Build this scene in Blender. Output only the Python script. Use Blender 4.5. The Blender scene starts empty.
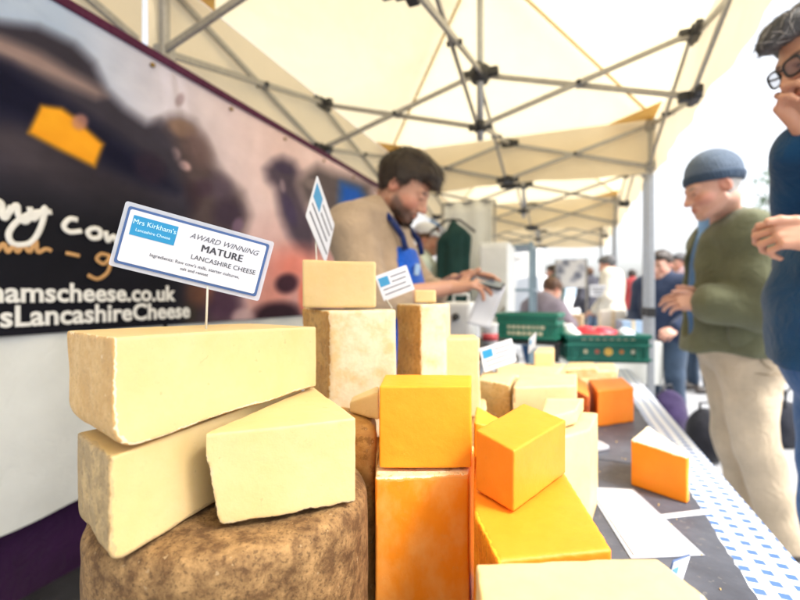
import bpy, bmesh, math, random
import numpy as np
from mathutils import Vector, Matrix, Euler

random.seed(7)
np.random.seed(7)
SC = bpy.context.scene
COL = SC.collection
CAMZ = 1.14
FPX = 430.0
SA = math.radians(-21.34)           # heading of the stall row
UX, UY = 0.3639, 0.9314             # along the row
WX, WY = 0.9314, -0.3639            # across, towards the customers


def P(px, py, d):
    return np.array([(px - 400.0) / FPX * d, d, CAMZ - (py - 297.0) / FPX * d])


def S(p, s, z=0.0):
    return np.array([WX * p + UX * s, WY * p + UY * s, z])


# ------------------------------------------------------------------ objects
def tag(o, label, cat, group=None, kind=None):
    o['label'] = label
    o['category'] = cat
    if group:
        o['group'] = group
    if kind:
        o['kind'] = kind
    return o


def thing(name, label, cat, loc=(0, 0, 0), rz=0.0, group=None):
    o = bpy.data.objects.new(name, None)
    COL.objects.link(o)
    o.location = loc
    o.rotation_euler = (0, 0, rz)
    o.empty_display_size = 0.1
    return tag(o, label, cat, group)


def mesh_np(name, V, F):
    me = bpy.data.meshes.new(name)
    V = np.asarray(V, dtype=np.float32)
    F = np.asarray(F, dtype=np.int32)
    me.vertices.add(len(V))
    me.vertices.foreach_set('co', V.ravel())
    k = F.shape[1]
    me.loops.add(F.size)
    me.loops.foreach_set('vertex_index', F.ravel())
    me.polygons.add(len(F))
    me.polygons.foreach_set('loop_start', np.arange(len(F), dtype=np.int32) * k)
    me.update(calc_edges=True)
    me.validate()
    return me


def link(name, me, mats, parent=None, smooth=True, bevel=0.0, loc=None, rz=None):
    if not isinstance(mats, (list, tuple)):
        mats = [mats]
    for m in mats:
        me.materials.append(m)
    if smooth:
        me.polygons.foreach_set('use_smooth', [True] * len(me.polygons))
    o = bpy.data.objects.new(name, me)
    COL.objects.link(o)
    if parent is not None:
        o.parent = parent
    if loc is not None:
        o.location = loc
    if rz is not None:
        o.rotation_euler = (0, 0, rz)
    if bevel > 0:
        b = o.modifiers.new('bevel', 'BEVEL')
        b.width = bevel
        b.segments = 2
        b.limit_method = 'ANGLE'
        b.angle_limit = math.radians(40)
        b.harden_normals = False
    return o


def copy_tree(o, parent=None):
    c = o.copy()
    COL.objects.link(c)
    c.parent = parent
    for ch in list(o.children):
        copy_tree(ch, c)
    return c


class MB:
    def __init__(self):
        self.v = []
        self.f = []
        self.mi = []

    def add(self, vs, fs, mi=0):
        b = len(self.v)
        self.v += [tuple(map(float, v)) for v in vs]
        for f in fs:
            self.f.append([b + i for i in f])
            self.mi.append(mi)
        return self

    def box(self, c, s, R=None, mi=0):
        hx, hy, hz = s[0] / 2, s[1] / 2, s[2] / 2
        vs = [Vector((x, y, z)) for x in (-hx, hx) for y in (-hy, hy) for z in (-hz, hz)]
        if R is not None:
            vs = [R @ v for v in vs]
        c = Vector(c)
        vs = [v + c for v in vs]
        fs = [(0, 1, 3, 2), (4, 6, 7, 5), (0, 4, 5, 1), (2, 3, 7, 6), (0, 2, 6, 4), (1, 5, 7, 3)]
        return self.add(vs, fs, mi)

    def bar(self, a, b, w, h=None, mi=0):
        """square bar from a to b"""
        a = Vector(a)
        b = Vector(b)
        h = h or w
        d = (b - a)
        L = d.length
        q = d.to_track_quat('Z', 'Y').to_matrix()
        return self.box((a + b) / 2, (w, h, L), q, mi)

    def tube(self, pts, r, n=10, mi=0, cap=True):
        pts = [Vector(p) for p in pts]
        m = len(pts)
        rr = r if isinstance(r, (list, tuple)) else [r] * m
        base = len(self.v)
        up = None
        for i, p in enumerate(pts):
            t = (pts[min(i + 1, m - 1)] - pts[max(i - 1, 0)]).normalized()
            if up is None:
                up = t.orthogonal().normalized()
            up = (up - t * up.dot(t)).normalized()
            s = t.cross(up)
            for k in range(n):
                a = 2 * math.pi * k / n
                self.v.append(tuple(p + (up * math.cos(a) + s * math.sin(a)) * rr[i]))
        for i in range(m - 1):
            for k in range(n):
                a = base + i * n + k
                b = base + i * n + (k + 1) % n
                self.f.append([a, b, b + n, a + n])
                self.mi.append(mi)
        if cap:
            self.f.append([base + k for k in range(n)][::-1])
            self.mi.append(mi)
            self.f.append([base + (m - 1) * n + k for k in range(n)])
            self.mi.append(mi)
        return self

    def lathe(self, prof, c=(0, 0, 0), n=24, mi=0):
        base = len(self.v)
        m = len(prof)
        for (r, z) in prof:
            for k in range(n):
                a = 2 * math.pi * k / n
                self.v.append((c[0] + r * math.cos(a), c[1] + r * math.sin(a), c[2] + z))
        for i in range(m - 1):
            for k in range(n):
                a = base + i * n + k
                b = base + i * n + (k + 1) % n
                self.f.append([a, b, b + n, a + n])
                self.mi.append(mi)
        self.f.append([base + k for k in range(n)][::-1])
        self.mi.append(mi)
        self.f.append([base + (m - 1) * n + k for k in range(n)])
        self.mi.append(mi)
        return self

    def grid(self, fn, nu, nv, mi=0):
        vs = [fn(i / nu, j / nv) for j in range(nv + 1) for i in range(nu + 1)]
        fs = []
        for j in range(nv):
            for i in range(nu):
                a = j * (nu + 1) + i
                fs.append((a, a + 1, a + nu + 2, a + nu + 1))
        return self.add(vs, fs, mi)

    def slab(self, poly, z0, z1, mi=0):
        """extruded polygon, counter-clockwise xy"""
        n = len(poly)
        vs = [(x, y, z0) for x, y in poly] + [(x, y, z1) for x, y in poly]
        fs = [list(range(n))[::-1], list(range(n, 2 * n))]
        for i in range(n):
            j = (i + 1) % n
            fs.append([i, j, n + j, n + i])
        return self.add(vs, fs, mi)

    def build(self, name, mats, parent=None, smooth=False, bevel=0.0, loc=None, rz=None):
        me = bpy.data.meshes.new(name)
        me.from_pydata(self.v, [], self.f)
        me.polygons.foreach_set('material_index', self.mi)
        me.update()
        return link(name, me, mats, parent, smooth, bevel, loc, rz)


# ------------------------------------------------------------------ materials
def lin(r, g, b):
    f = lambda c: (c / 255 / 12.92) if c / 255 <= 0.04045 else ((c / 255 + 0.055) / 1.055) ** 2.4
    return (f(r), f(g), f(b), 1.0)


class NT:
    def __init__(self, name):
        self.m = bpy.data.materials.new(name)
        self.m.use_nodes = True
        self.t = self.m.node_tree
        self.b = self.t.nodes['Principled BSDF']
        self.out = self.t.nodes['Material Output']

    def n(self, typ, **kw):
        nd = self.t.nodes.new(typ)
        for k, v in kw.items():
            if hasattr(nd, k) and k not in ('Scale',):
                try:
                    setattr(nd, k, v)
                    continue
                except Exception:
                    pass
            nd.inputs[k].default_value = v
        return nd

    def l(self, a, b):
        self.t.links.new(a, b)

    def coord(self, which='Object'):
        return self.n('ShaderNodeTexCoord').outputs[which]

    def noise(self, scale, detail=4.0, rough=0.55, vec=None, dist=0.0):
        nd = self.n('ShaderNodeTexNoise')
        nd.inputs['Scale'].default_value = scale
        nd.inputs['Detail'].default_value = detail
        nd.inputs['Roughness'].default_value = rough
        nd.inputs['Distortion'].default_value = dist
        self.l(vec if vec is not None else self.coord(), nd.inputs['Vector'])
        return nd.outputs['Fac']

    def ramp(self, fac, stops):
        r = self.n('ShaderNodeValToRGB')
        e = r.color_ramp.elements
        while len(e) < len(stops):
            e.new(0.5)
        for i, (p, c) in enumerate(stops):
            e[i].position = p
            e[i].color = c if len(c) == 4 else (*c, 1)
        self.l(fac, r.inputs['Fac'])
        return r.outputs['Color']

    def mix(self, fac, a, b, mode='MIX'):
        x = self.n('ShaderNodeMix', data_type='RGBA', blend_type=mode)
        for s, v in ((x.inputs['Factor'], fac), (x.inputs['A'], a), (x.inputs['B'], b)):
            pass
        ins = {i.identifier: i for i in x.inputs}
        for key, v in (('Factor_Float', fac), ('A_Color', a), ('B_Color', b)):
            if isinstance(v, (int, float)):
                ins[key].default_value = v
            elif isinstance(v, (tuple, list)):
                ins[key].default_value = v
            else:
                self.l(v, ins[key])
        return [o for o in x.outputs if o.identifier == 'Result_Color'][0]

    def math(self, op, a, b=0.0, c=None, clamp=False):
        x = self.n('ShaderNodeMath', operation=op)
        x.use_clamp = clamp
        for i, v in enumerate((a, b) if c is None else (a, b, c)):
            if isinstance(v, (int, float)):
                x.inputs[i].default_value = v
            else:
                self.l(v, x.inputs[i])
        return x.outputs[0]

    def bump(self, h, strength=0.3, dist=0.002):
        b = self.n('ShaderNodeBump')
        b.inputs['Strength'].default_value = strength
        b.inputs['Distance'].default_value = dist
        self.l(h, b.inputs['Height'])
        self.l(b.outputs['Normal'], self.b.inputs['Normal'])
        return b

    def base(self, c):
        if isinstance(c, (tuple, list)):
            self.b.inputs['Base Color'].default_value = c
        else:
            self.l(c, self.b.inputs['Base Color'])

    def set(self, **kw):
        for k, v in kw.items():
            self.b.inputs[k.replace('_', ' ')].default_value = v
        return self


def simple(name, c, rough=0.6, var=0.12, scale=30.0, bump=0.0, bdist=0.002, metal=0.0, spec=0.5, bscale=None):
    t = NT(name)
    d = tuple(x * (1 - var) for x in c[:3]) + (1,)
    e = tuple(min(1, x * (1 + var)) for x in c[:3]) + (1,)
    n = t.noise(scale)
    t.base(t.ramp(n, [(0.3, d), (0.7, e)]))
    t.set(Roughness=rough, Metallic=metal)
    t.b.inputs['Specular IOR Level'].default_value = spec
    if bump:
        t.bump(t.noise(bscale or scale * 3), bump, bdist)
    return t.m


def fabric(name, c, var=0.18, weave=900.0, bump=0.25):
    t = NT(name)
    d = tuple(x * (1 - var) for x in c[:3]) + (1,)
    e = tuple(min(1, x * (1 + var)) for x in c[:3]) + (1,)
    n = t.noise(9.0, 6.0)
    f = t.noise(260.0, 2.0)
    col = t.ramp(n, [(0.3, d), (0.7, e)])
    col = t.mix(t.math('MULTIPLY', f, 0.25), col, d)
    t.base(col)
    t.set(Roughness=0.9)
    t.b.inputs['Specular IOR Level'].default_value = 0.2
    t.b.inputs['Sheen Weight'].default_value = 0.15
    fo = t.noise(13.0, 4.0, 0.55, None, 1.2)
    ridge = t.math('ABSOLUTE', t.math('SUBTRACT', fo, 0.5))
    h = t.math('ADD', t.math('MULTIPLY', ridge, -1.6), t.math('MULTIPLY', f, 0.10))
    t.bump(h, bump + 0.25, 0.016)
    return t.m


def cheese_mat(name, cut, cut2, rind, rind2, edge, rough=0.5, sss=0.15, patch=(0.45, 0.6), rs=38.0, ew=0.0022, cbump=0.25, cs=14.0, cr=(0.32, 0.68), crack=0.0, spot=0.55, stretch=None):
    t = NT(name)
    co = t.coord()
    cn = co
    if stretch:
        mp = t.n('ShaderNodeMapping')
        mp.inputs['Scale'].default_value = stretch
        t.l(co, mp.inputs['Vector'])
        cn = mp.outputs['Vector']
    n1 = t.noise(cs, 6.0, 0.62, cn)
    n2 = t.noise(95.0, 4.0, 0.65, co)
    c = t.ramp(n1, [(cr[0], cut), (cr[1], cut2)])
    c = t.mix(t.math('MULTIPLY', t.math('GREATER_THAN', n2, 0.63), 0.18), c, tuple(x * 0.8 for x in cut2[:3]) + (1,))
    n3 = t.noise(rs, 9.0, 0.72, co, 0.15)
    r = t.ramp(n3, [(patch[0], rind), (patch[1], rind2)])
    n4 = t.noise(rs * 5, 5.0, 0.7, co)
    r = t.mix(t.math('MULTIPLY', t.math('GREATER_THAN', n4, 0.57), 0.6), r, tuple(x * spot for x in rind[:3]) + (1,))
    at = t.n('ShaderNodeAttribute')
    at.attribute_name = 'rd'
    at.attribute_type = 'GEOMETRY'
    rd = at.outputs['Fac']
    nn = t.math('MULTIPLY', t.math('SUBTRACT', t.noise(160.0, 3.0, 0.6, co), 0.5), 0.006)
    rdn = t.math('ADD', rd, nn)
    ewn = t.math('ADD', 0.0012, t.math('MULTIPLY', t.math('SUBTRACT', t.noise(28.0, 4.0, 0.6, co), 0.30), ew * 3.6))
    m_edge = t.math('LESS_THAN', rdn, ewn)
    m_rind = t.math('LESS_THAN', rdn, 0.0012)
    col = t.mix(m_edge, c, edge)
    col = t.mix(m_rind, col, r)
    ck = None
    if crack > 0:
        vo = t.n('ShaderNodeTexVoronoi', feature='DISTANCE_TO_EDGE')
        vo.inputs['Scale'].default_value = 26.0
        wv = t.n('ShaderNodeTexNoise')
        wv.inputs['Scale'].default_value = 40.0
        wv.inputs['Detail'].default_value = 4.0
        t.l(co, wv.inputs['Vector'])
        vm = t.n('ShaderNodeVectorMath', operation='MULTIPLY_ADD')
        vm.inputs[1].default_value = (0.03, 0.03, 0.03)
        t.l(wv.outputs['Color'], vm.inputs[0])
        t.l(co, vm.inputs[2])
        t.l(vm.outputs[0], vo.inputs['Vector'])
        ck = t.math('MULTIPLY', t.math('LESS_THAN', vo.outputs['Distance'], 0.010), t.math('GREATER_THAN', t.noise(19.0, 3.0, 0.5, co), 0.665))
        pk = t.math('GREATER_THAN', t.noise(110.0, 3.0, 0.6, co), 0.70)
        ck = t.math('MAXIMUM', ck, pk)
        ck = t.math('MULTIPLY', ck, t.math('SUBTRACT', 1.0, m_edge))
        col = t.mix(t.math('MULTIPLY', ck, 0.30 * crack), col, tuple(x * 0.55 for x in cut[:3]) + (1,))
    t.base(col)
    t.set(Roughness=rough)
    t.b.inputs['Subsurface Weight'].default_value = sss
    t.b.inputs['Subsurface Radius'].default_value = (0.012, 0.006, 0.002)
    t.b.inputs['Subsurface Scale'].default_value = 1.0
    t.b.inputs['Specular IOR Level'].default_value = 0.35
    pit = t.math('MULTIPLY', t.math('GREATER_THAN', t.noise(150.0, 4.0, 0.7, co, 0.8), 0.64), -0.35 * cbump)
    h1 = t.math('ADD', t.math('MULTIPLY', t.noise(75.0, 7.0, 0.7, co), cbump), pit)
    h2 = t.math('MULTIPLY', t.noise(120.0, 5.0, 0.7, co), t.math('MULTIPLY', m_rind, 1.0))
    hh = t.math('ADD', h1, h2)
    if ck is not None:
        hh = t.math('SUBTRACT', hh, t.math('MULTIPLY', ck, 0.25 * crack))
    t.bump(hh, 0.55, 0.0035)
    return t.m


# ------------------------------------------------------------------ distance fields
_dirs = {}


def wob(X, Y, Z, freq, seed=0, n=7):
    """cheap smooth noise in about -1..1"""
    key = (seed, n)
    if key not in _dirs:
        r = np.random.RandomState(seed + 11)
        d = r.normal(size=(n, 3))
        d /= np.linalg.norm(d, axis=1)[:, None]
        d *= r.uniform(0.6, 1.6, (n, 1))
        _dirs[key] = (d, r.uniform(0, 6.28, n))
    d, ph = _dirs[key]
    o = 0
    for i in range(n):
        o = o + np.sin((X * d[i, 0] + Y * d[i, 1] + Z * d[i, 2]) * freq + ph[i])
    return (o / (n * 0.6)).astype(np.float32)


def smax(a, b, k):
    h = np.maximum(k - np.abs(a - b), 0) / k
    return np.maximum(a, b) + h * h * k * 0.25


def smin(a, b, k):
    h = np.maximum(k - np.abs(a - b), 0) / k
    return np.minimum(a, b) - h * h * k * 0.25


def nets(F, org, h):
    Sg = F < 0
    a = [Sg[i:F.shape[0] - 1 + i, j:F.shape[1] - 1 + j, k:F.shape[2] - 1 + k] for i in (0, 1) for j in (0, 1) for k in (0, 1)]
    s = sum(x.astype(np.int8) for x in a)
    idx = np.argwhere((s > 0) & (s < 8))
    cid = -np.ones([d - 1 for d in F.shape], dtype=np.int32)
    cid[idx[:, 0], idx[:, 1], idx[:, 2]] = np.arange(len(idx))
    cor = [(i, j, k) for i in (0, 1) for j in (0, 1) for k in (0, 1)]
    val = np.stack([F[idx[:, 0] + c[0], idx[:, 1] + c[1], idx[:, 2] + c[2]] for c in cor], 1)
    acc = np.zeros((len(idx), 3))
    cnt = np.zeros(len(idx))
    for i in range(8):
        for j in range(i + 1, 8):
            if sum(abs(cor[i][q] - cor[j][q]) for q in range(3)) != 1:
                continue
            m = (val[:, i] < 0) != (val[:, j] < 0)
            t = val[m, i] / (val[m, i] - val[m, j])
            acc[m] += np.array(cor[i]) + t[:, None] * (np.array(cor[j]) - np.array(cor[i]))
            cnt[m] += 1
    V = np.asarray(org) + h * (idx + acc / cnt[:, None])
    Fs = []
    for ax in range(3):
        sl0 = [slice(None)] * 3
        sl1 = [slice(None)] * 3
        sl0[ax] = slice(0, -1)
        sl1[ax] = slice(1, None)
        c = Sg[tuple(sl0)] != Sg[tuple(sl1)]
        e = np.argwhere(c)
        u, w = [q for q in range(3) if q != ax]
        ok = (e[:, u] > 0) & (e[:, w] > 0) & (e[:, u] < F.shape[u] - 1) & (e[:, w] < F.shape[w] - 1)
        e = e[ok]
        if not len(e):
            continue
        ins = Sg[e[:, 0], e[:, 1], e[:, 2]]

        def cell(du, dw):
            q = e.copy()
            q[:, u] += du
            q[:, w] += dw
            return cid[q[:, 0], q[:, 1], q[:, 2]]
        quad = np.stack([cell(-1, -1), cell(0, -1), cell(0, 0), cell(-1, 0)], 1)
        flip = ins if ax != 1 else ~ins
        quad[~flip] = quad[~flip][:, ::-1]
        Fs.append(quad)
    return V, np.concatenate(Fs)


class Field:
    def __init__(self, lo, hi, h):
        self.lo = np.array(lo, float) - 3 * h
        self.h = h
        self.n = np.ceil((np.array(hi, float) - self.lo) / h).astype(int) + 4
        self.F = np.full(self.n, 1.0, dtype=np.float32)

    def axes(self, i0, i1):
        g = [self.lo[a] + self.h * np.arange(i0[a], i1[a]) for a in range(3)]
        return np.meshgrid(*g, indexing='ij', sparse=True)

    def region(self, lo, hi, pad):
        i0 = np.clip(np.floor((np.array(lo) - pad - self.lo) / self.h).astype(int), 0, self.n)
        i1 = np.clip(np.ceil((np.array(hi) + pad - self.lo) / self.h).astype(int) + 1, 0, self.n)
        return i0, i1

    def apply(self, lo, hi, fn, k, mode='add', pad=0.05):
        i0, i1 = self.region(lo, hi, pad)
        if np.any(i1 <= i0):
            return
        X, Y, Z = self.axes(i0, i1)
        d = fn(X, Y, Z).astype(np.float32)
        sl = tuple(slice(a, b) for a, b in zip(i0, i1))
        A = self.F[sl]
        if mode == 'add':
            self.F[sl] = smin(A, d, k) if k > 0 else np.minimum(A, d)
        else:
            self.F[sl] = smax(A, -d, k) if k > 0 else np.maximum(A, -d)

    def cone(self, a, b, ra, rb, k=0.02, mode='add'):
        a = np.array(a, float)
        b = np.array(b, float)
        R = max(ra, rb)
        ab = b - a
        L2 = max(ab @ ab, 1e-9)

        def fn(X, Y, Z):
            t = np.clip(((X - a[0]) * ab[0] + (Y - a[1]) * ab[1] + (Z - a[2]) * ab[2]) / L2, 0, 1)
            d = np.sqrt((X - a[0] - t * ab[0]) ** 2 + (Y - a[1] - t * ab[1]) ** 2 + (Z - a[2] - t * ab[2]) ** 2)
            return d - (ra + (rb - ra) * t)
        self.apply(np.minimum(a, b) - R, np.maximum(a, b) + R, fn, k, mode, 0.03 + k)

    def ell(self, c, r, M=None, k=0.02, mode='add'):
        c = np.array(c, float)
        r = np.array(r, float)
        Mi = np.eye(3) if M is None else np.array(M).T
        R = r.max()

        def fn(X, Y, Z):
            x, y, z = X - c[0], Y - c[1], Z - c[2]
            q = [(Mi[i, 0] * x + Mi[i, 1] * y + Mi[i, 2] * z) for i in range(3)]
            k0 = np.sqrt((q[0] / r[0]) ** 2 + (q[1] / r[1]) ** 2 + (q[2] / r[2]) ** 2)
            k1 = np.sqrt((q[0] / r[0] ** 2) ** 2 + (q[1] / r[1] ** 2) ** 2 + (q[2] / r[2] ** 2) ** 2) + 1e-9
            return k0 * (k0 - 1.0) / k1
        self.apply(c - R, c + R, fn, k, mode, 0.03 + k)

    def whole(self, fn):
        X, Y, Z = self.axes([0, 0, 0], self.n)
        self.F = fn(self.F, X, Y, Z).astype(np.float32)

    def mesh(self):
        return nets(self.F, self.lo, self.h)
# ------------------------------------------------------------------ people
def frame(y, z):
    y = np.array(y, float)
    y /= np.linalg.norm(y)
    z = np.array(z, float)
    z = z - y * (z @ y)
    z /= np.linalg.norm(z)
    x = np.cross(y, z)
    return np.stack([x, y, z], 1)


def add_hand(F, wrist, fdir, back, side, curls, thumb=(0.55, 0.75, -0.35), s=1.0):
    """side +1 for a right hand. fingers along fdir, back of the hand along back."""
    M = frame(fdir, back)
    q = lambda v: np.array(wrist) + M @ (np.array(v, float) * s)
    sx = -side                      # thumb side
    kn = [(0.031, 0.083), (0.010, 0.089), (-0.011, 0.084), (-0.030, 0.074)]
    ln = [(0.041, 0.025, 0.020), (0.045, 0.028, 0.021), (0.041, 0.026, 0.020), (0.032, 0.020, 0.018)]
    for i, (kx, ky) in enumerate(kn):
        F.cone(q((sx * kx * 0.55, 0.004, -0.002)), q((sx * kx, ky, 0)), 0.0155 * s, 0.0115 * s, 0.012)
    F.ell(q((sx * 0.022, 0.03, -0.012)), np.array([0.016, 0.03, 0.014]) * s, M, 0.012)
    F.ell(q((-sx * 0.022, 0.035, -0.010)), np.array([0.013, 0.032, 0.012]) * s, M, 0.012)
    for i, (kx, ky) in enumerate(kn):
        p = np.array([sx * kx, ky, 0.0])
        a = 0.0
        r = 0.0098 if i < 3 else 0.0085
        c = curls[i]
        spread = (1.5 - i) * 0.05 * sx
        for j in range(3):
            a += c[j]
            d = np.array([spread, math.cos(a), -math.sin(a)])
            p2 = p + d / np.linalg.norm(d) * ln[i][j]
            F.cone(q(p), q(p2), r * s, (r - 0.0011) * s, 0.0035)
            p = p2
            r -= 0.0009
    p = np.array([sx * 0.026, 0.018, -0.008])
    t = np.array([sx * thumb[0], thumb[1], thumb[2]])
    t /= np.linalg.norm(t)
    r = 0.0145
    for j, L in enumerate((0.043, 0.031, 0.024)):
        p2 = p + t * L
        F.cone(q(p), q(p2), r * s, (r - 0.0022) * s, 0.006)
        p = p2
        r -= 0.0018
        t = t + np.array([-sx * 0.28, 0.12, -0.02])
        t /= np.linalg.norm(t)


def head_frame(rot):
    pitch, yaw, roll = [math.radians(a) for a in rot]
    E = Matrix.Rotation(yaw, 3, 'Z') @ Matrix.Rotation(-pitch, 3, 'X') @ Matrix.Rotation(roll, 3, 'Y')
    return np.array(E)


def add_head(F, Hc, M, s, infl=0.0, ears=True):
    q = lambda *v: Hc + M @ (np.array(v, float) * s)
    i = infl
    E = lambda c, r, k=0.02, m='add': F.ell(q(*c), (np.array(r) + i) * s, M, k * s, m)
    Cn = lambda a, b, ra, rb, k=0.012, m='add': F.cone(q(*a), q(*b), (ra + i) * s, (rb + i) * s, k * s, m)
    E((0, -0.018, 0.042), (0.076, 0.096, 0.080))
    E((0, 0.022, -0.005), (0.066, 0.072, 0.080), 0.03)
    E((0, 0.035, -0.050), (0.052, 0.052, 0.062), 0.03)
    for sx in (-1, 1):
        Cn((sx * 0.058, 0.0, -0.055), (sx * 0.022, 0.072, -0.096), 0.014, 0.016, 0.03)
        E((sx * 0.042, 0.058, -0.034), (0.022, 0.026, 0.022), 0.02)
    E((0, 0.076, -0.098), (0.022, 0.018, 0.017), 0.02)
    Cn((-0.040, 0.078, 0.020), (0.040, 0.078, 0.020), 0.012, 0.012, 0.02)
    if infl < 0.002:
        for sx in (-1, 1):
            E((sx * 0.032, 0.104, 0.0), (0.019, 0.018, 0.013), 0.014, 'sub')
            E((sx * 0.031, 0.079, -0.001), (0.0150, 0.0150, 0.0135), 0.004)
            Cn((sx * 0.018, 0.092, 0.006), (sx * 0.045, 0.086, 0.004), 0.0035, 0.003, 0.006)
        Cn((0, 0.088, 0.016), (0, 0.112, -0.030), 0.0085, 0.0125, 0.014)
        E((0, 0.113, -0.034), (0.012, 0.012, 0.010), 0.01)
        for sx in (-1, 1):
            E((sx * 0.013, 0.101, -0.037), (0.009, 0.012, 0.008), 0.008)
        E((0, 0.086, -0.066), (0.026, 0.016, 0.016), 0.014)
        Cn((-0.020, 0.090, -0.064), (0.020, 0.090, -0.064), 0.0045, 0.0045, 0.006)
        Cn((-0.006, 0.099, -0.062), (0.006, 0.099, -0.062), 0.0048, 0.0048, 0.008)
        Cn((-0.016, 0.092, -0.075), (0.016, 0.092, -0.075), 0.0060, 0.0060, 0.006)
        Cn((-0.022, 0.105, -0.0695), (0.022, 0.105, -0.0695), 0.0022, 0.0022, 0.003, 'sub')
    if ears:
        for sx in (-1, 1):
            R = np.array(Matrix.Rotation(math.radians(sx * 22), 3, 'Z') @ Matrix.Rotation(math.radians(-12), 3, 'X'))
            F.ell(q(sx * 0.078, -0.012, -0.006), np.array([0.009, 0.020, 0.032]) * s, M @ R, 0.006)
            F.ell(q(sx * 0.085, -0.006, -0.002), np.array([0.006, 0.011, 0.020]) * s, M @ R, 0.005, 'sub')


def merge_meshes(parts):
    V, Fc, o = [], [], 0
    for v, f in parts:
        V.append(v)
        Fc.append(f + o)
        o += len(v)
    return np.concatenate(V), np.concatenate(Fc)


DEF = dict(pelvis=(0, 0, 0.95), belly=(0, 0.01, 1.12), chest=(0, 0, 1.30), neck=(0, 0.01, 1.49), head=(0, 0.03, 1.64),
           shR=(0.19, 0, 1.43), shL=(-0.19, 0, 1.43), elR=(0.25, 0.0, 1.14), elL=(-0.25, 0.0, 1.14),
           wrR=(0.22, 0.16, 0.95), wrL=(-0.22, 0.16, 0.95),
           hipR=(0.09, 0, 0.92), hipL=(-0.09, 0, 0.92), knR=(0.10, 0.02, 0.50), knL=(-0.10, 0.02, 0.50),
           anR=(0.11, -0.02, 0.09), anL=(-0.11, -0.02, 0.09))
RELAX = [(0.35, 0.45, 0.3), (0.4, 0.5, 0.3), (0.45, 0.55, 0.35), (0.5, 0.6, 0.35)]
GRIP = [(0.55, 0.9, 0.5), (0.75, 1.0, 0.6), (0.85, 1.05, 0.6), (0.9, 1.1, 0.6)]
FLAT = [(0.12, 0.2, 0.12), (0.16, 0.25, 0.15), (0.22, 0.3, 0.2), (0.3, 0.35, 0.2)]


def torso(F, J, g, infl):
    i = infl
    F.ell(J['pelvis'], (0.160 * g + i, 0.115 * g + i, 0.125 + i), None, 0.05)
    F.ell(J['belly'], (0.150 * g + i, 0.115 * g + i, 0.17 + i), None, 0.06)
    F.ell(J['chest'], (0.165 * g + i, 0.118 * g + i, 0.18 + i), None, 0.06)
    a, b = np.array(J['shR']), np.array(J['shL'])
    F.cone(a, b, 0.062 + i, 0.062 + i, 0.06)
    for sh in (a, b):
        F.cone(sh * 0.75 + np.array(J['neck']) * 0.25, np.array(J['neck']) + (0, -0.02, 0.0), 0.05 + i, 0.048 + i, 0.05)


def arm(F, J, sd, i, to=1.0, rs=(0.054, 0.046, 0.030)):
    sh, el, wr = [np.array(J[k + sd], float) for k in ('sh', 'el', 'wr')]
    F.cone(sh, el, rs[0] + i, rs[1] + i * 0.9, 0.035)
    if to > 0:
        e = el + (wr - el) * to
        F.cone(el, e, rs[1] + i * 0.9, rs[1] + (rs[2] - rs[1]) * to + i * 0.85, 0.02)


def leg(F, J, sd, i, g=1.0):
    hp, kn, an = [np.array(J[k + sd], float) for k in ('hip', 'kn', 'an')]
    F.cone(hp, kn, 0.088 * g + i, 0.058 + i, 0.03)
    F.cone(kn, an, 0.058 + i, 0.040 + i * 1.2, 0.025)


def bounds(J, keys, pad):
    a = np.array([J[k] for k in keys], float)
    return a.min(0) - pad, a.max(0) + pad


def wrinkle(Fd, amp, freq, seed, stretch=(1, 1, 1)):
    def fn(F, X, Y, Z):
        a, b, c = X * stretch[0], Y * stretch[1], Z * stretch[2]
        q = 0.35 * wob(X, Y, Z, 9, seed + 5)
        w = wob(a + 0.06 * q, b - 0.05 * q, c + 0.08 * q, freq, seed, 9)
        w2 = wob(a, b + 0.05 * q, c, freq * 2.1, seed + 1, 9)
        rg = np.sqrt(w * w + 0.02) * 1.5 - 0.7
        return F + amp * (rg + 0.55 * w2 + 0.4 * w)
    Fd.whole(fn)


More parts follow.
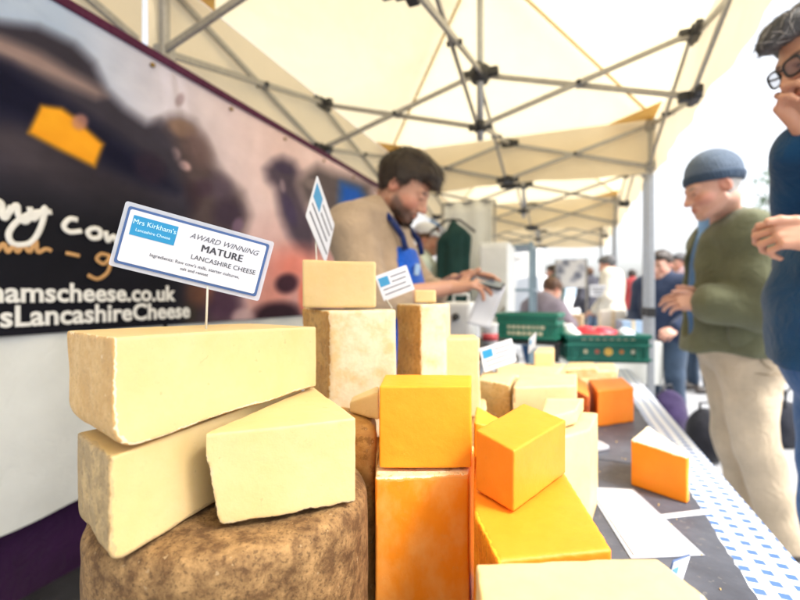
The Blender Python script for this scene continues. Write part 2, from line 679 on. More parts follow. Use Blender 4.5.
def human(label, loc, rz, J=None, hs=1.0, head_rot=(0, 0, 0), g=1.0, skin=None, group=None, hands=None, bare=('R', 'L'),
          hres=0.0045, bres=0.012, beard=False, tint=None, forearm=True):
    JJ = dict(DEF)
    JJ.update(J or {})
    J = {k: np.array(v, float) for k, v in JJ.items()}
    root = thing('person', label, 'person', (loc[0], loc[1], 0), rz, group)
    M = head_frame(head_rot)
    Hc = J['head']
    s = hs
    parts = []
    F = Field(Hc - 0.17 * s, Hc + 0.17 * s, hres)
    F2lo = np.minimum(Hc - 0.15, J['neck'] - 0.10)
    F = Field(F2lo, Hc + np.array([0.15, 0.17, 0.16]) * s, hres)
    add_head(F, Hc, M, s)
    F.cone(Hc + M @ (np.array([0, -0.030, -0.055]) * s), J['neck'] + (0, -0.01, -0.03), 0.054 * s, 0.060, 0.025)
    hv, hf = F.mesh()
    parts.append((hv, hf))
    for sd in ('R', 'L'):
        hd = (hands or {}).get(sd)
        el, wr = J['el' + sd], J['wr' + sd]
        if hd is None:
            continue
        lo, hi = np.minimum(el, wr) - 0.06, np.maximum(el, wr) + 0.06
        lo = np.minimum(lo, wr - 0.21)
        hi = np.maximum(hi, wr + 0.21)
        F = Field(lo, hi, hres * 0.8 if hres < 0.006 else hres)
        F.cone(el, wr, 0.044, 0.027, 0.02)
        add_hand(F, wr, hd[0], hd[1], 1 if sd == 'R' else -1, hd[2], hd[3] if len(hd) > 3 else (0.55, 0.75, -0.35), 1.05)
        parts.append(F.mesh())
    lo, hi = bounds(J, list(DEF), 0.2)
    lo[2] = -0.02
    F = Field(lo, hi, bres)
    torso(F, J, g, -0.012)
    for sd in ('R', 'L'):
        arm(F, J, sd, -0.010)
        leg(F, J, sd, -0.010)
        an = J['an' + sd]
        F.ell(an + (0, 0.06, -0.055), (0.035, 0.11, 0.032), None, 0.03)
    parts.append(F.mesh())
    V, Fc = merge_meshes(parts)
    me = mesh_np('body', V, Fc)
    # pigment of lips, brows, lids
    c = np.tile(np.array(skin, float), (len(V), 1))
    L = ((V - Hc) @ M) / s
    L[len(hv):] = 9
    def spot(cx, cy, cz, rx, ry, rz_, col, amt):
        d = ((np.abs(L[:, 0]) - cx) / rx) ** 2 + ((L[:, 1] - cy) / ry) ** 2 + ((L[:, 2] - cz) / rz_) ** 2
        w = np.clip(1.6 - d, 0, 1)[:, None] * amt
        c[:] = c * (1 - w) + np.array(col) * w
    sk = np.array(skin)
    spot(0, 0.095, -0.069, 0.024, 0.03, 0.009, sk * (0.80, 0.50, 0.50), 0.8)
    spot(0.045, 0.06, -0.035, 0.03, 0.04, 0.025, sk * (1.0, 0.72, 0.70), 0.6)
    spot(0, 0.115, -0.032, 0.015, 0.02, 0.014, sk * (1.0, 0.75, 0.72), 0.5)
    spot(0.082, -0.01, -0.006, 0.02, 0.025, 0.035, sk * (1.0, 0.68, 0.62), 0.6)
    br = tint or (0.05, 0.03, 0.02)
    spot(0.033, 0.09, 0.021, 0.019, 0.02, 0.0045, br, 0.85)
    spot(0.031, 0.093, -0.004, 0.014, 0.008, 0.0028, (0.04, 0.025, 0.02), 0.8)
    if beard:
        z = L[:, 2]
        w = np.clip((-0.045 - z + 0.55 * (0.055 - L[:, 1]).clip(0)) / 0.02, 0, 1) * np.clip((L[:, 1] + 0.005) / 0.02, 0, 1) * (z > -0.15)
        mo = ((L[:, 0]) / 0.024) ** 2 + ((z + 0.069) / 0.0075) ** 2 < 1
        w = (w * np.where(mo, 0.2, 0.86))[:, None]
        c[:] = c * (1 - w) + np.array(br) * 1.2 * w
    a = me.attributes.new('pig', 'FLOAT_COLOR', 'POINT')
    a.data.foreach_set('color', np.concatenate([c, np.ones((len(c), 1))], 1).astype(np.float32).ravel())
    link('body', me, M_SKIN, root)
    return root, J, M, Hc


def garment(name, root, F, mat):
    V, Fc = F.mesh()
    return link(name, mesh_np(name, V, Fc), mat, root)


def top_field(J, g, infl, hem, sleeves=(0.95, 0.95), res=0.009, k=0.03, flare=0.0, collar=0.0, legs=False, sl=0.012):
    keys = ['pelvis', 'chest', 'neck', 'shR', 'shL', 'elR', 'elL', 'wrR', 'wrL']
    lo, hi = bounds(J, keys, 0.24)
    lo[2] = min(hem, lo[2] + 0.15) - 0.02
    F = Field(lo, hi, res)
    torso(F, J, g, infl)
    pe = J['pelvis']
    F.ell(pe + (0, 0, -0.05), (0.165 * g + infl + flare, 0.125 * g + infl + flare, 0.22), None, 0.05)
    if collar > 0:
        F.cone(J['neck'] + (0, -0.02, -0.02), J['neck'] + (0, -0.008, collar), 0.082, 0.078, 0.02)
    def hemcut(A, X, Y, Z):
        w = wob(X, Y, Z * 0, 14, 5) * 0.006
        return smax(A, hem + w - Z + 0 * A, 0.012)
    F.whole(hemcut)
    for sd, to in zip(('R', 'L'), sleeves):
        arm(F, J, sd, infl * 0.6 + sl, to)
    return F


def trousers(root, J, g, mat, infl=0.014, res=0.010, name='trousers', waist=1.02, amp=0.006, seed=3):
    lo, hi = bounds(J, ['pelvis', 'hipR', 'hipL', 'knR', 'knL', 'anR', 'anL'], 0.2)
    lo[2] = 0.03
    F = Field(lo, hi, res)
    F.ell(J['pelvis'], (0.160 * g + infl, 0.115 * g + infl, 0.125 + infl), None, 0.05)
    for sd in ('R', 'L'):
        leg(F, J, sd, infl, g)
    wrinkle(F, amp, 17, seed, (1, 1, 1.2))
    def cut(A, X, Y, Z):
        return smax(smax(A, Z - waist + 0 * A, 0.01), 0.05 - Z + 0 * A, 0.01)
    F.whole(cut)
    return garment(name, root, F, mat)


def shoes(root, J, mat):
    for sd in ('R', 'L'):
        an = J['an' + sd]
        F = Field(an + (-0.08, -0.12, -0.10), an + (0.08, 0.22, 0.08), 0.009)
        F.ell(an + (0, 0.065, -0.05), (0.045, 0.135, 0.045), None, 0.03)
        F.cone(an + (0, -0.01, -0.04), an + (0, -0.01, 0.02), 0.05, 0.046, 0.03)
        z0 = an[2] - 0.088
        F.whole(lambda A, X, Y, Z: smax(A, z0 - Z + 0 * A, 0.008))
        garment('shoe', root, F, mat)


def hair_field(Hc, M, s, infl, keep, res=0.005, extra=(), seed=2, amp=0.004):
    F = Field(Hc - 0.17 * s, Hc + 0.19 * s, res)
    q = lambda *v: Hc + M @ (np.array(v, float) * s)
    F.ell(q(0, -0.018, 0.042), (np.array([0.076, 0.096, 0.080]) + infl) * s, M, 0.01)
    F.ell(q(0, 0.0, -0.005), (np.array([0.070, 0.080, 0.080]) + infl * 0.6) * s, M, 0.02)
    for c, r in extra:
        F.ell(q(*c), np.array(r) * s, M, 0.02 * s)

    def fn(A, X, Y, Z):
        x, y, z = X - Hc[0], Y - Hc[1], Z - Hc[2]
        lx = (M[0, 0] * x + M[1, 0] * y + M[2, 0] * z) / s
        ly = (M[0, 1] * x + M[1, 1] * y + M[2, 1] * z) / s
        lz = (M[0, 2] * x + M[1, 2] * y + M[2, 2] * z) / s
        strand = wob(lx * 3.0, ly * 0.5, lz * 0.9, 120, seed) + 0.6 * wob(lx * 2.0, ly * 0.5, lz * 0.7, 55, seed + 1)
        A = A + amp * s * strand
        return smax(A, -keep(lx, ly, lz) * s + strand * amp * 0.8, 0.008 * s)
    F.whole(fn)
    return F
# ------------------------------------------------------------------ palette
def m_skin():
    t = NT('skin')
    at = t.n('ShaderNodeAttribute')
    at.attribute_name = 'pig'
    at.attribute_type = 'GEOMETRY'
    n = t.noise(60.0, 4.0)
    c = t.mix(t.math('MULTIPLY', n, 0.22), at.outputs['Color'], (0.30, 0.10, 0.06, 1))
    t.base(c)
    t.set(Roughness=0.48)
    t.b.inputs['Subsurface Weight'].default_value = 0.2
    t.b.inputs['Subsurface Radius'].default_value = (0.012, 0.004, 0.002)
    t.b.inputs['Subsurface Scale'].default_value = 1.0
    t.bump(t.noise(420.0, 3.0), 0.12, 0.001)
    return t.m


M_SKIN = m_skin()


def m_canopy(name, c, trans=0.6):
    t = NT(name)
    n = t.noise(1.6, 5.0, 0.6)
    col = t.ramp(n, [(0.3, tuple(x * 0.90 for x in c[:3])), (0.7, c[:3])])
    d = t.n('ShaderNodeBsdfDiffuse')
    tr = t.n('ShaderNodeBsdfTranslucent')
    mx = t.n('ShaderNodeMixShader')
    mx.inputs[0].default_value = trans
    t.l(col, d.inputs['Color'])
    t.l(col, tr.inputs['Color'])
    t.l(d.outputs[0], mx.inputs[1])
    t.l(tr.outputs[0], mx.inputs[2])
    b = t.n('ShaderNodeBump')
    b.inputs['Strength'].default_value = 0.5
    b.inputs['Distance'].default_value = 0.02
    t.l(t.noise(5.0, 4.0), b.inputs['Height'])
    t.l(b.outputs['Normal'], d.inputs['Normal'])
    t.l(b.outputs['Normal'], tr.inputs['Normal'])
    t.l(mx.outputs[0], t.out.inputs['Surface'])
    return t.m


M_CANOPY = m_canopy('cream_canvas', (0.80, 0.69, 0.46), 0.60)
M_VALANCE = m_canopy('valance_canvas', (0.80, 0.68, 0.47), 0.40)
M_SEAM = m_canopy('seam_tape', (0.78, 0.65, 0.38), 0.5)
M_PATCH = m_canopy('corner_canvas', (0.85, 0.66, 0.32), 0.5)
M_ALU = simple('brushed_aluminium', (0.30, 0.29, 0.27, 1), 0.42, 0.14, 60, metal=0.35)
M_LEG = simple('leg_aluminium', (0.33, 0.35, 0.38, 1), 0.4, 0.08, 40, metal=0.4)
M_BLACKP = simple('black_plastic', (0.016, 0.016, 0.018, 1), 0.45, 0.2, 40)
M_WHITEP = simple('white_plastic', (0.78, 0.80, 0.80, 1), 0.4, 0.05, 12)
M_CARD = simple('white_card', (0.62, 0.635, 0.68, 1), 0.35, 0.03, 25)
M_CARDBLUE = simple('blue_print', lin(58, 88, 138), 0.35, 0.08, 60)
M_LOGOBLUE = simple('logo_blue', lin(24, 132, 180), 0.35, 0.06, 60)
M_INK = simple('dark_ink', (0.035, 0.035, 0.045, 1), 0.5, 0.1, 60)
M_INKPALE = simple('pale_ink', (0.10, 0.10, 0.12, 1), 0.5, 0.1, 60)
M_LOGOINK = simple('logo_ink', (0.55, 0.78, 0.86, 1), 0.4, 0.05, 60)
M_PLASTIC = None


def m_clear(name):
    t = NT(name)
    t.base((0.62, 0.64, 0.70, 1))
    t.set(Roughness=0.12, Alpha=0.6)
    return t.m


M_LAM = m_clear('laminate_film')
M_WHITEINK = simple('white_lettering', (0.80, 0.79, 0.76, 1), 0.5, 0.06, 40)
M_BROWNINK = simple('brown_lettering', lin(196, 150, 96), 0.5, 0.1, 40)
M_PURPLE = fabric('purple_cloth', lin(58, 22, 66), 0.2)
M_PURPLEBAND = fabric('purple_band', lin(78, 24, 58), 0.15)
M_WHITESHEET = fabric('white_sheet', (0.70, 0.71, 0.68, 1), 0.05, bump=-0.05)
M_DARK = simple('dark_crate', (0.02, 0.02, 0.024, 1), 0.5, 0.3, 20)


def m_slate():
    t = NT('slate')
    n = t.noise(9.0, 8.0, 0.62)
    n2 = t.noise(120.0, 3.0)
    c = t.ramp(n, [(0.3, (0.040, 0.045, 0.062)), (0.5, (0.062, 0.070, 0.094)), (0.72, (0.100, 0.112, 0.145))])
    c = t.mix(t.math('MULTIPLY', t.math('GREATER_THAN', n2, 0.66), 0.35), c, (0.25, 0.24, 0.22, 1))
    t.base(c)
    t.set(Roughness=0.5)
    h = t.math('ADD', n, t.math('MULTIPLY', t.noise(45.0, 6.0), 0.3))
    t.bump(h, 0.5, 0.004)
    return t.m


def m_gingham():
    t = NT('blue_check_oilcloth')
    uv = t.n('ShaderNodeAttribute')
    uv.attribute_name = 'cl'
    uv.attribute_type = 'GEOMETRY'
    sp = t.n('ShaderNodeSeparateXYZ')
    t.l(uv.outputs['Vector'], sp.inputs[0])
    u = t.math('MULTIPLY', sp.outputs[0], 1 / 0.027)
    v = t.math('MULTIPLY', sp.outputs[1], 1 / 0.027)
    fu = t.math('LESS_THAN', t.math('FRACT', u), 0.5)
    fv = t.math('LESS_THAN', t.math('FRACT', v), 0.5)
    both = t.math('MULTIPLY', fu, fv)
    one = t.math('MAXIMUM', fu, fv)
    c = t.mix(one, (0.82, 0.83, 0.85, 1), (0.66, 0.71, 0.79, 1))
    c = t.mix(both, c, lin(80, 112, 168))
    t.base(c)
    t.set(Roughness=0.3)
    t.bump(t.noise(18.0, 4.0), 0.25, 0.006)
    return t.m


def m_paving():
    t = NT('paving')
    br = t.n('ShaderNodeTexBrick')
    br.inputs['Scale'].default_value = 1.0
    br.inputs['Brick Width'].default_value = 0.9
    br.inputs['Row Height'].default_value = 0.6
    br.inputs['Mortar Size'].default_value = 0.008
    br.inputs['Color1'].default_value = (0.30, 0.31, 0.33, 1)
    br.inputs['Color2'].default_value = (0.38, 0.38, 0.39, 1)
    br.inputs['Mortar'].default_value = (0.16, 0.16, 0.16, 1)
    t.l(t.coord(), br.inputs['Vector'])
    n = t.noise(2.5, 8.0, 0.65)
    c = t.mix(0.5, br.outputs['Color'], t.ramp(n, [(0.3, (0.24, 0.25, 0.27)), (0.7, (0.42, 0.42, 0.42))]))
    t.base(c)
    t.set(Roughness=0.75)
    t.bump(t.noise(60.0, 5.0), 0.3, 0.004)
    return t.m


# ------------------------------------------------------------------ ground
mb = MB()
mb.grid(lambda u, v: ((u - .5) * 400, (v - .3) * 400, 0.0), 40, 40)
o = mb.build('pavement', m_paving())
tag(o, 'pale grey flagstone paving of the market street', 'pavement', None, 'structure')

# ------------------------------------------------------------------ gazebos
PL, PR, ZT, ZB, ZE, ZV = -1.64, 0.65, 2.49, 2.17, 2.56, 2.14
LEN = 2.62


def gazebo(s_c, label, sides, first=None, joined=False):
    pc = (PL + PR) / 2
    c = S(pc, s_c)
    root = thing('market_gazebo', label, 'gazebo', (c[0], c[1], 0), SA, 'cream gazebos in a row')
    w, h = (PR - PL) / 2, LEN / 2
    if first is not None:
        for ch in first.children:
            if ch.name.startswith('valance') and ch['side'] not in sides:
                continue
            if joined and ('at' in ch) and ch['at'][1] > 0:
                continue
            copy_tree(ch, root)
        return root
    ins = 0.045
    a, b = w - ins, h - ins
    # roof cloth with a little sag between the hips
    APEX = 3.22
    def roof(u, v):
        x, y = (u * 2 - 1), (v * 2 - 1)
        r = max(abs(x), abs(y))
        z = ZE + (APEX - ZE) * (1 - r)
        sag = 0.05 * math.sin(math.pi * min(r, 1)) * (1 - abs(abs(x) - abs(y)) * 0 - (min(abs(x), abs(y)) / max(r, 1e-6)) ** 2)
        return (x * w, y * h, z - sag)
    mb = MB()
    mb.grid(roof, 40, 40)
    mb.build('canopy', M_CANOPY, root, smooth=True)
    for sx in (-1, 1):
        for sy in (-1, 1):
            m2 = MB()
            m2.tube([(sx * w * t, sy * h * t, ZE + (APEX - ZE) * (1 - t) - 0.016) for t in (0.03, 0.3, 0.6, 0.98)], 0.010, 6)
            m2.build('seam', M_SEAM, root, True)
            m3 = MB()
            e = 0.34
            tri = [(sx * w, sy * h), (sx * (w - e), sy * h), (sx * w, sy * (h - e))]
            f = lambda x, y: ZE + (APEX - ZE) * (1 - max(abs(x) / w, abs(y) / h)) - 0.012
            vs = [(x * 0.985, y * 0.985, f(x, y)) for x, y in tri] + [(x * 0.985, y * 0.985, f(x, y) - 0.004) for x, y in tri]
            m3.add(vs, [(0, 1, 2), (5, 4, 3), (0, 3, 4, 1), (1, 4, 5, 2), (2, 5, 3, 0)])
            m3.build('corner_patch', M_PATCH, root)
            lg = MB()
            lg.box((sx * a, sy * b, 1.06), (0.05, 0.05, 2.08))
            lo = lg.build('leg', M_LEG, root, bevel=0.006)
            lg = MB()
            lg.box((sx * a, sy * b, 2.10 + (ZT - 2.10) / 2), (0.034, 0.034, ZT - 2.10))
            lg.build('inner_leg', M_ALU, lo, bevel=0.004)
            lo['at'] = (sx, sy)
            ft = MB()
            ft.box((sx * a, sy * b, 0.012), (0.11, 0.11, 0.02))
            ft.build('foot', M_BLACKP, lo, bevel=0.003)
            ft = MB()
            ft.box((sx * a, sy * b, 1.02), (0.062, 0.062, 0.07))
            ft.build('clamp', M_BLACKP, lo, bevel=0.003)
            for zz, q in ((ZT, 0.07), (ZB, 0.064)):
                bk = MB()
                bk.box((sx * a, sy * b, zz), (q, q, q))
                bk.build('corner_bracket', M_ALU, root, bevel=0.006)['at'] = (sx, sy)
    # valances: hanging strips
    for side, (p0, p1) in dict(right=((w, -h), (w, h)), left=((-w, -h), (-w, h)), far=((-w, h), (w, h)), near=((-w, -h), (w, -h))).items():
        p0, p1 = Vector((*p0, 0)), Vector((*p1, 0))
        nn = Vector((p1.y - p0.y, -(p1.x - p0.x), 0)).normalized()
        def strip(u, v, p0=p0, p1=p1, nn=nn):
            p = p0.lerp(p1, u)
            bow = 0.012 * math.sin(u * 23) * v + 0.008 * math.sin(u * 51 + 1) * v
            drop = (ZE - ZV) * v + (0.014 * math.sin(u * 9) * v)
            return tuple(p + nn * bow + Vector((0, 0, ZE - 0.004 - drop)))
        m4 = MB()
        m4.grid(strip, 48, 6)
        ob = m4.build('valance', M_VALANCE, root, True)
        ob['side'] = side
    # scissor trusses
    def scissors(A, B):
        A, B = Vector((*A, 0)), Vector((*B, 0))
        off = Vector((-(B - A).y, (B - A).x, 0)).normalized() * 0.014
        for z0, z1, q in ((ZT, ZB, 1), (ZB, ZT, -1)):
            m = MB()
            m.bar(A + Vector((0, 0, z0)) + off * q, B + Vector((0, 0, z1)) + off * q, 0.017, 0.030)
            m.build('truss_bar', M_ALU, root, bevel=0.003)['at'] = (0, 1 if (A.y > b * .9 and B.y > b * .9) else 0)
        m = MB()
        mid = (A + B) / 2 + Vector((0, 0, (ZT + ZB) / 2))
        m.tube([mid - off * 2.6, mid + off * 2.6], 0.013, 10)
        m.build('pivot_bolt', M_BLACKP, root, True)['at'] = (0, 1 if (A.y > b * .9 and B.y > b * .9) else 0)
    cs = [(a, b), (-a, b), (-a, -b), (a, -b)]
    mids = [(0, b), (-a, 0), (0, -b), (a, 0)]
    for i in range(4):
        scissors(cs[i], mids[i])
        scissors(mids[i], cs[(i + 1) % 4])
        scissors(mids[i], (0, 0))
        for z, r in ((ZT, 0.042), (ZB, 0.034)):
            m = MB()
            x, y = mids[i]
            n2 = Vector((x, y, 0)).normalized()
            tt = Vector((-n2.y, n2.x, 0))
            Rm = Matrix((n2, tt, Vector((0, 0, 1)))).transposed()
            m.box((x, y, z), (0.05, 0.10, 0.06), Rm)
            m.box(Vector((x, y, z)) - n2 * 0.045, (0.06, 0.045, 0.05), Rm)
            m.box(Vector((x, y, z)) + tt * 0.065, (0.035, 0.06, 0.045), Rm)
            m.box(Vector((x, y, z)) - tt * 0.065, (0.035, 0.06, 0.045), Rm)
            m.build('truss_connector', M_BLACKP, root, bevel=0.008)
    m = MB()
    m.tube([(0, 0, ZB - 0.08), (0, 0, 3.12)], 0.020, 12)
    m.build('mast', M_LEG, root, True)
    m = MB()
    m.lathe([(0.02, ZT - 0.05), (0.05, ZT - 0.05), (0.062, ZT - 0.02), (0.062, ZT + 0.03), (0.04, ZT + 0.05), (0.021, ZT + 0.05)], n=16)
    for k in range(4):
        an = k * math.pi / 2
        m.box((0.075 * math.cos(an), 0.075 * math.sin(an), ZT), (0.07, 0.05, 0.045) if k % 2 == 0 else (0.05, 0.07, 0.045))
    m.build('centre_hub', M_BLACKP, root, bevel=0.005)
    m = MB()
    m.lathe([(0.018, ZB - 0.03), (0.036, ZB - 0.03), (0.036, ZB + 0.03), (0.018, ZB + 0.03)], n=14)
    for k in range(4):
        an = k * math.pi / 2
        m.box((0.05 * math.cos(an), 0.05 * math.sin(an), ZB), (0.04, 0.03, 0.035) if k % 2 == 0 else (0.03, 0.04, 0.035))
    m.build('slider_hub', M_BLACKP, root, bevel=0.004)
    return root


g1 = gazebo(2.60, 'cream gazebo standing over the cheese stall', ('right', 'left', 'far'))
for ch in list(g1.children):
    if ch.name.startswith('valance') and ch['side'] == 'near':
        pass
near_v = [ch for ch in g1.children if ch.name.startswith('valance') and ch['side'] == 'near'][0]
g2 = gazebo(2.60 - LEN - 0.02, 'cream gazebo nearest the camera, joined to the front of the cheese stall gazebo', ('right', 'left'), g1, True)
g3 = gazebo(2.60 + LEN + 0.12, 'cream gazebo just beyond the cheese stall, over the green crates', ('right', 'left', 'far'), g1)
g4 = gazebo(2.60 + 2 * LEN + 0.2, 'farthest cream gazebo at the end of the row', ('right', 'left', 'far'), g1)
bpy.data.objects.remove(near_v)

# ------------------------------------------------------------------ banner on the back wall
BP = -1.545
B_S0, B_S1, B_Z0, B_Z1 = 0.30, 3.45, 1.024, 2.098


def paint(px, py):
    """colours printed on the banner, looked up in photo coordinates (an authoring aid; the print lies on the real sheet)"""
    def poly(pts, soft):
        pts = np.array(pts, float)
        n = len(pts)
        ins = np.zeros(px.shape, bool)
        dmin = np.full(px.shape, 1e9)
        for i in range(n):
            x0, y0 = pts[i]
            x1, y1 = pts[(i + 1) % n]
            c = ((y0 > py) != (y1 > py)) & (px < (x1 - x0) * (py - y0) / (y1 - y0 + 1e-9) + x0)
            ins ^= c
            L2 = (x1 - x0) ** 2 + (y1 - y0) ** 2 + 1e-9
            t = np.clip(((px - x0) * (x1 - x0) + (py - y0) * (y1 - y0)) / L2, 0, 1)
            dmin = np.minimum(dmin, np.hypot(px - x0 - t * (x1 - x0), py - y0 - t * (y1 - y0)))
        sd = np.where(ins, dmin, -dmin)
        return np.clip(sd / (soft * 1.7) * 0.5 + 0.5, 0, 1)
    C = np.zeros(px.shape + (3,))
    t = np.clip((px - 60) / 220, 0, 1)[..., None]
    C[:] = np.array((184, 200, 216)) * (1 - t) + np.array((240, 214, 204)) * t

    def put(w, col):
        w = w[..., None]
        C[:] = C * (1 - w) + np.array(col, float) * w

    def blob(cx, cy, rx, ry, ang, col, amt=1.0, soft=0.35):
        soft = soft * 1.7
        a = math.radians(ang)
        x, y = px - cx, py - cy
        u = (x * math.cos(a) + y * math.sin(a)) / rx
        v = (-x * math.sin(a) + y * math.cos(a)) / ry
        r = np.sqrt(u * u + v * v)
        put(np.clip((1 - r) / soft + 0.5, 0, 1) * amt, col)
    put(np.clip((px - 205) / 60, 0, 1) * np.clip((py - 205) / 60, 0, 1) * 0.8, (214, 168, 160))
    Zp = lambda pts: [(130 + .433 * x, 80 + .433 * y) for x, y in pts]
    zb = lambda cx, cy, rx, ry, ang, col, amt=1.0, soft=0.35: blob(130 + .433 * cx, 80 + .433 * cy, rx * .433, ry * .433, ang, col, amt, soft)
    # standing cows on the right of the print
    put(poly(Zp([(312, 205), (330, 186), (352, 178), (378, 190), (390, 214), (384, 240), (404, 290), (428, 340), (432, 396), (410, 410), (388, 392), (366, 360), (346, 310), (336, 250), (318, 232)]), 3.5), (98, 86, 98))
    put(poly(Zp([(386, 238), (408, 214), (432, 198), (470, 214), (560, 240), (560, 420), (470, 400), (430, 300), (400, 284)]), 4), (108, 98, 98))
    zb(356, 205, 22, 12, 20, (86, 74, 98), .8)
    zb(368, 300, 12, 40, -18, (84, 72, 100), .8)
    zb(352, 245, 6, 16, -10, (180, 160, 164), .7)
    zb(420, 240, 18, 12, 10, (150, 136, 132), .8)
    put(poly(Zp([(486, 236), (530, 250), (560, 300), (560, 350), (484, 290)]), 3), (38, 104, 190))
    zb(380, 430, 60, 40, 0, (238, 150, 130), .9, .8)
    zb(330, 500, 40, 40, 30, (232, 160, 140), .7, .8)
    zb(362, 470, 26, 22, -20, (78, 50, 62))
    zb(340, 545, 56, 32, -6, (64, 42, 52))
    zb(404, 500, 16, 40, 0, (240, 140, 110), .8)
    # cow head in the middle
    put(poly(Zp([(50, 128), (66, 96), (92, 84), (120, 84), (146, 98), (168, 134), (192, 190), (222, 230), (258, 262), (274, 312), (262, 350), (250, 470), (230, 620), (60, 620), (-40, 400), (-60, 200), (20, 160)]), 5), (98, 84, 84))
    zb(120, 112, 34, 20, 20, (140, 116, 100), .9)
    zb(160, 160, 26, 44, -28, (128, 106, 102), .8, .6)
    zb(104, 172, 12, 16, -20, (222, 190, 180), .9)
    zb(126, 198, 16, 10, 30, (226, 192, 184), .9)
    zb(70, 150, 12, 9, 0, (200, 168, 156), .8)
    zb(210, 250, 26, 34, -30, (100, 86, 98), .9, .6)
    zb(228, 310, 34, 34, 0, (76, 62, 78), .9, .5)
    zb(170, 250, 22, 20, 0, (84, 66, 78), .9, .5)
    zb(110, 270, 46, 40, 10, (54, 38, 48), .95, .5)
    zb(250, 336, 12, 18, 20, (140, 116, 136), .8)
    zb(214, 520, 44, 40, 10, (98, 72, 90), .95, .5)
    zb(262, 548, 26, 20, 0, (216, 188, 184), .8)
    zb(150, 492, 34, 30, 20, (168, 112, 78), .8, .6)
    zb(120, 540, 26, 22, 0, (112, 108, 66), .8, .6)
    zb(180, 470, 16, 26, 0, (170, 110, 96), .6)
    zb(116, 46, 10, 16, 20, (140, 116, 118), .5)
    # black cow filling the left
    put(poly([(-400, -60), (-60, 8), (0, 22), (38, 27), (74, 44), (94, 63), (106, 90), (124, 108), (146, 123), (160, 121), (172, 136), (182, 168), (190, 205), (186, 250), (180, 345), (-400, 360)], 4), (66, 62, 72))
    put(poly([(-400, -20), (-60, 26), (0, 36), (40, 52), (100, 88), (106, 96), (96, 98), (40, 74), (0, 56), (-400, 16)], 4), (160, 140, 132))
    put(poly([(-300, 40), (-40, 50), (10, 66), (60, 100), (110, 134), (160, 170), (176, 190), (150, 184), (92, 172), (20, 128), (-300, 100)], 6), (14, 16, 46))
    blob(40, 160, 80, 26, 28, (84, 76, 80), 0.8, 0.7)
    blob(104, 182, 46, 16, 28, (58, 52, 58), 0.7, 0.8)
    blob(150, 168, 18, 14, 40, (58, 44, 60), 0.7)
    put(poly([(-400, 190), (-40, 186), (40, 190), (120, 205), (176, 222), (192, 256), (186, 345), (-400, 360)], 16), (28, 28, 36))
    put(poly([(41, 105), (62, 108), (76, 118), (84, 126), (104, 144), (95, 167), (60, 150), (28, 133)], 2.0), (240, 172, 44))
    blob(80, 122, 8, 8, 40, (190, 140, 120), 0.8)
    return C


def build_banner():
    root_c = S(BP, (B_S0 + B_S1) / 2, 0)
    root = thing('printed_banner', 'long printed banner of cows with white lettering behind the server', 'banner',
                 (root_c[0], root_c[1], 0), SA)
    nu, nv = 760, 280
    s = np.linspace(B_S0, B_S1, nu)
    z = np.linspace(B_Z0, B_Z1, nv)
    SS, ZZ = np.meshgrid(s, z)
    wx = WX * BP + UX * SS
    wy = WY * BP + UY * SS
    px = 400 + FPX * wx / np.maximum(wy, 0.05)
    py = 297 - FPX * (ZZ - CAMZ) / np.maximum(wy, 0.05)
    Cc = paint(px, py) / 255.0
    Cc = np.clip(Cc ** 1.16 * np.array((.985, .985, 1.04)), 0, 1)
    tx = wob(SS, ZZ * 1.2, SS * 0, 26, 61, 14) * .5 + wob(SS, ZZ, SS * 0, 70, 62, 20) * .35 + wob(SS * .6, ZZ * 1.4, SS * 0, 190, 63, 26) * .25
    Cc = np.clip(Cc * (1 + .16 * tx[..., None] * (1.15 - Cc)), 0, 1)
    g = 0.02 * wob(SS, ZZ, SS * 0, 40, 3)[..., None] + 0.03 * wob(SS, ZZ, SS * 0, 9, 4)[..., None]
    Cc = np.clip(Cc * (1 + g), 0, 1)
    Lc = np.where(Cc <= 0.04045, Cc / 12.92, ((Cc + 0.055) / 1.055) ** 2.4)
    sc = (B_S0 + B_S1) / 2
    sag = 0.0025 * np.sin(SS * 3.1) + 0.0015 * np.sin(SS * 7 + ZZ * 3)
    V = np.stack([sag, SS - sc, ZZ], -1).reshape(-1, 3)
    ii = np.arange(nu * nv).reshape(nv, nu)
    Fq = np.stack([ii[:-1, :-1], ii[:-1, 1:], ii[1:, 1:], ii[1:, :-1]], -1).reshape(-1, 4)
    me = mesh_np('print', V, Fq)
    a = me.attributes.new('ink', 'FLOAT_COLOR', 'POINT')
    a.data.foreach_set('color', np.concatenate([Lc.reshape(-1, 3), np.ones((nu * nv, 1))], 1).astype(np.float32).ravel())
    t = NT('printed_vinyl')
    at = t.n('ShaderNodeAttribute')
    at.attribute_name = 'ink'
    at.attribute_type = 'GEOMETRY'
    t.base(at.outputs['Color'])
    t.set(Roughness=0.6)
    t.b.inputs['Specular IOR Level'].default_value = 0.12
    t.bump(t.noise(5.0, 3.0, 0.5, None, 0.8), 0.35, 0.02)
    pr = link('print', me, t.m, root)
    sol = pr.modifiers.new('thick', 'SOLIDIFY')
    sol.thickness = 0.004
    sol.offset = -1
    m = MB()
    m.box((0.004, 0, B_Z1 + 0.012), (0.012, B_S1 - B_S0, 0.034))
    m.build('top_hem', M_PURPLEBAND, root, bevel=0.003)
    ey = MB()
    for k in range(7):
        ey.lathe([(0.006, 0), (0.012, 0.0), (0.012, 0.003), (0.006, 0.003)], n=12)
    e2 = MB()
    for k in range(8):
        y = -1.5 + k * 0.43
        e2.tube([(0.003, y, B_Z1 - 0.035), (0.011, y, B_Z1 - 0.035)], 0.009, 12)
    e2.build('eyelets', simple('brass_eyelet', lin(150, 120, 60), 0.35, metal=0.8), root, True)
    return root, sc


banner, B_SC = build_banner()


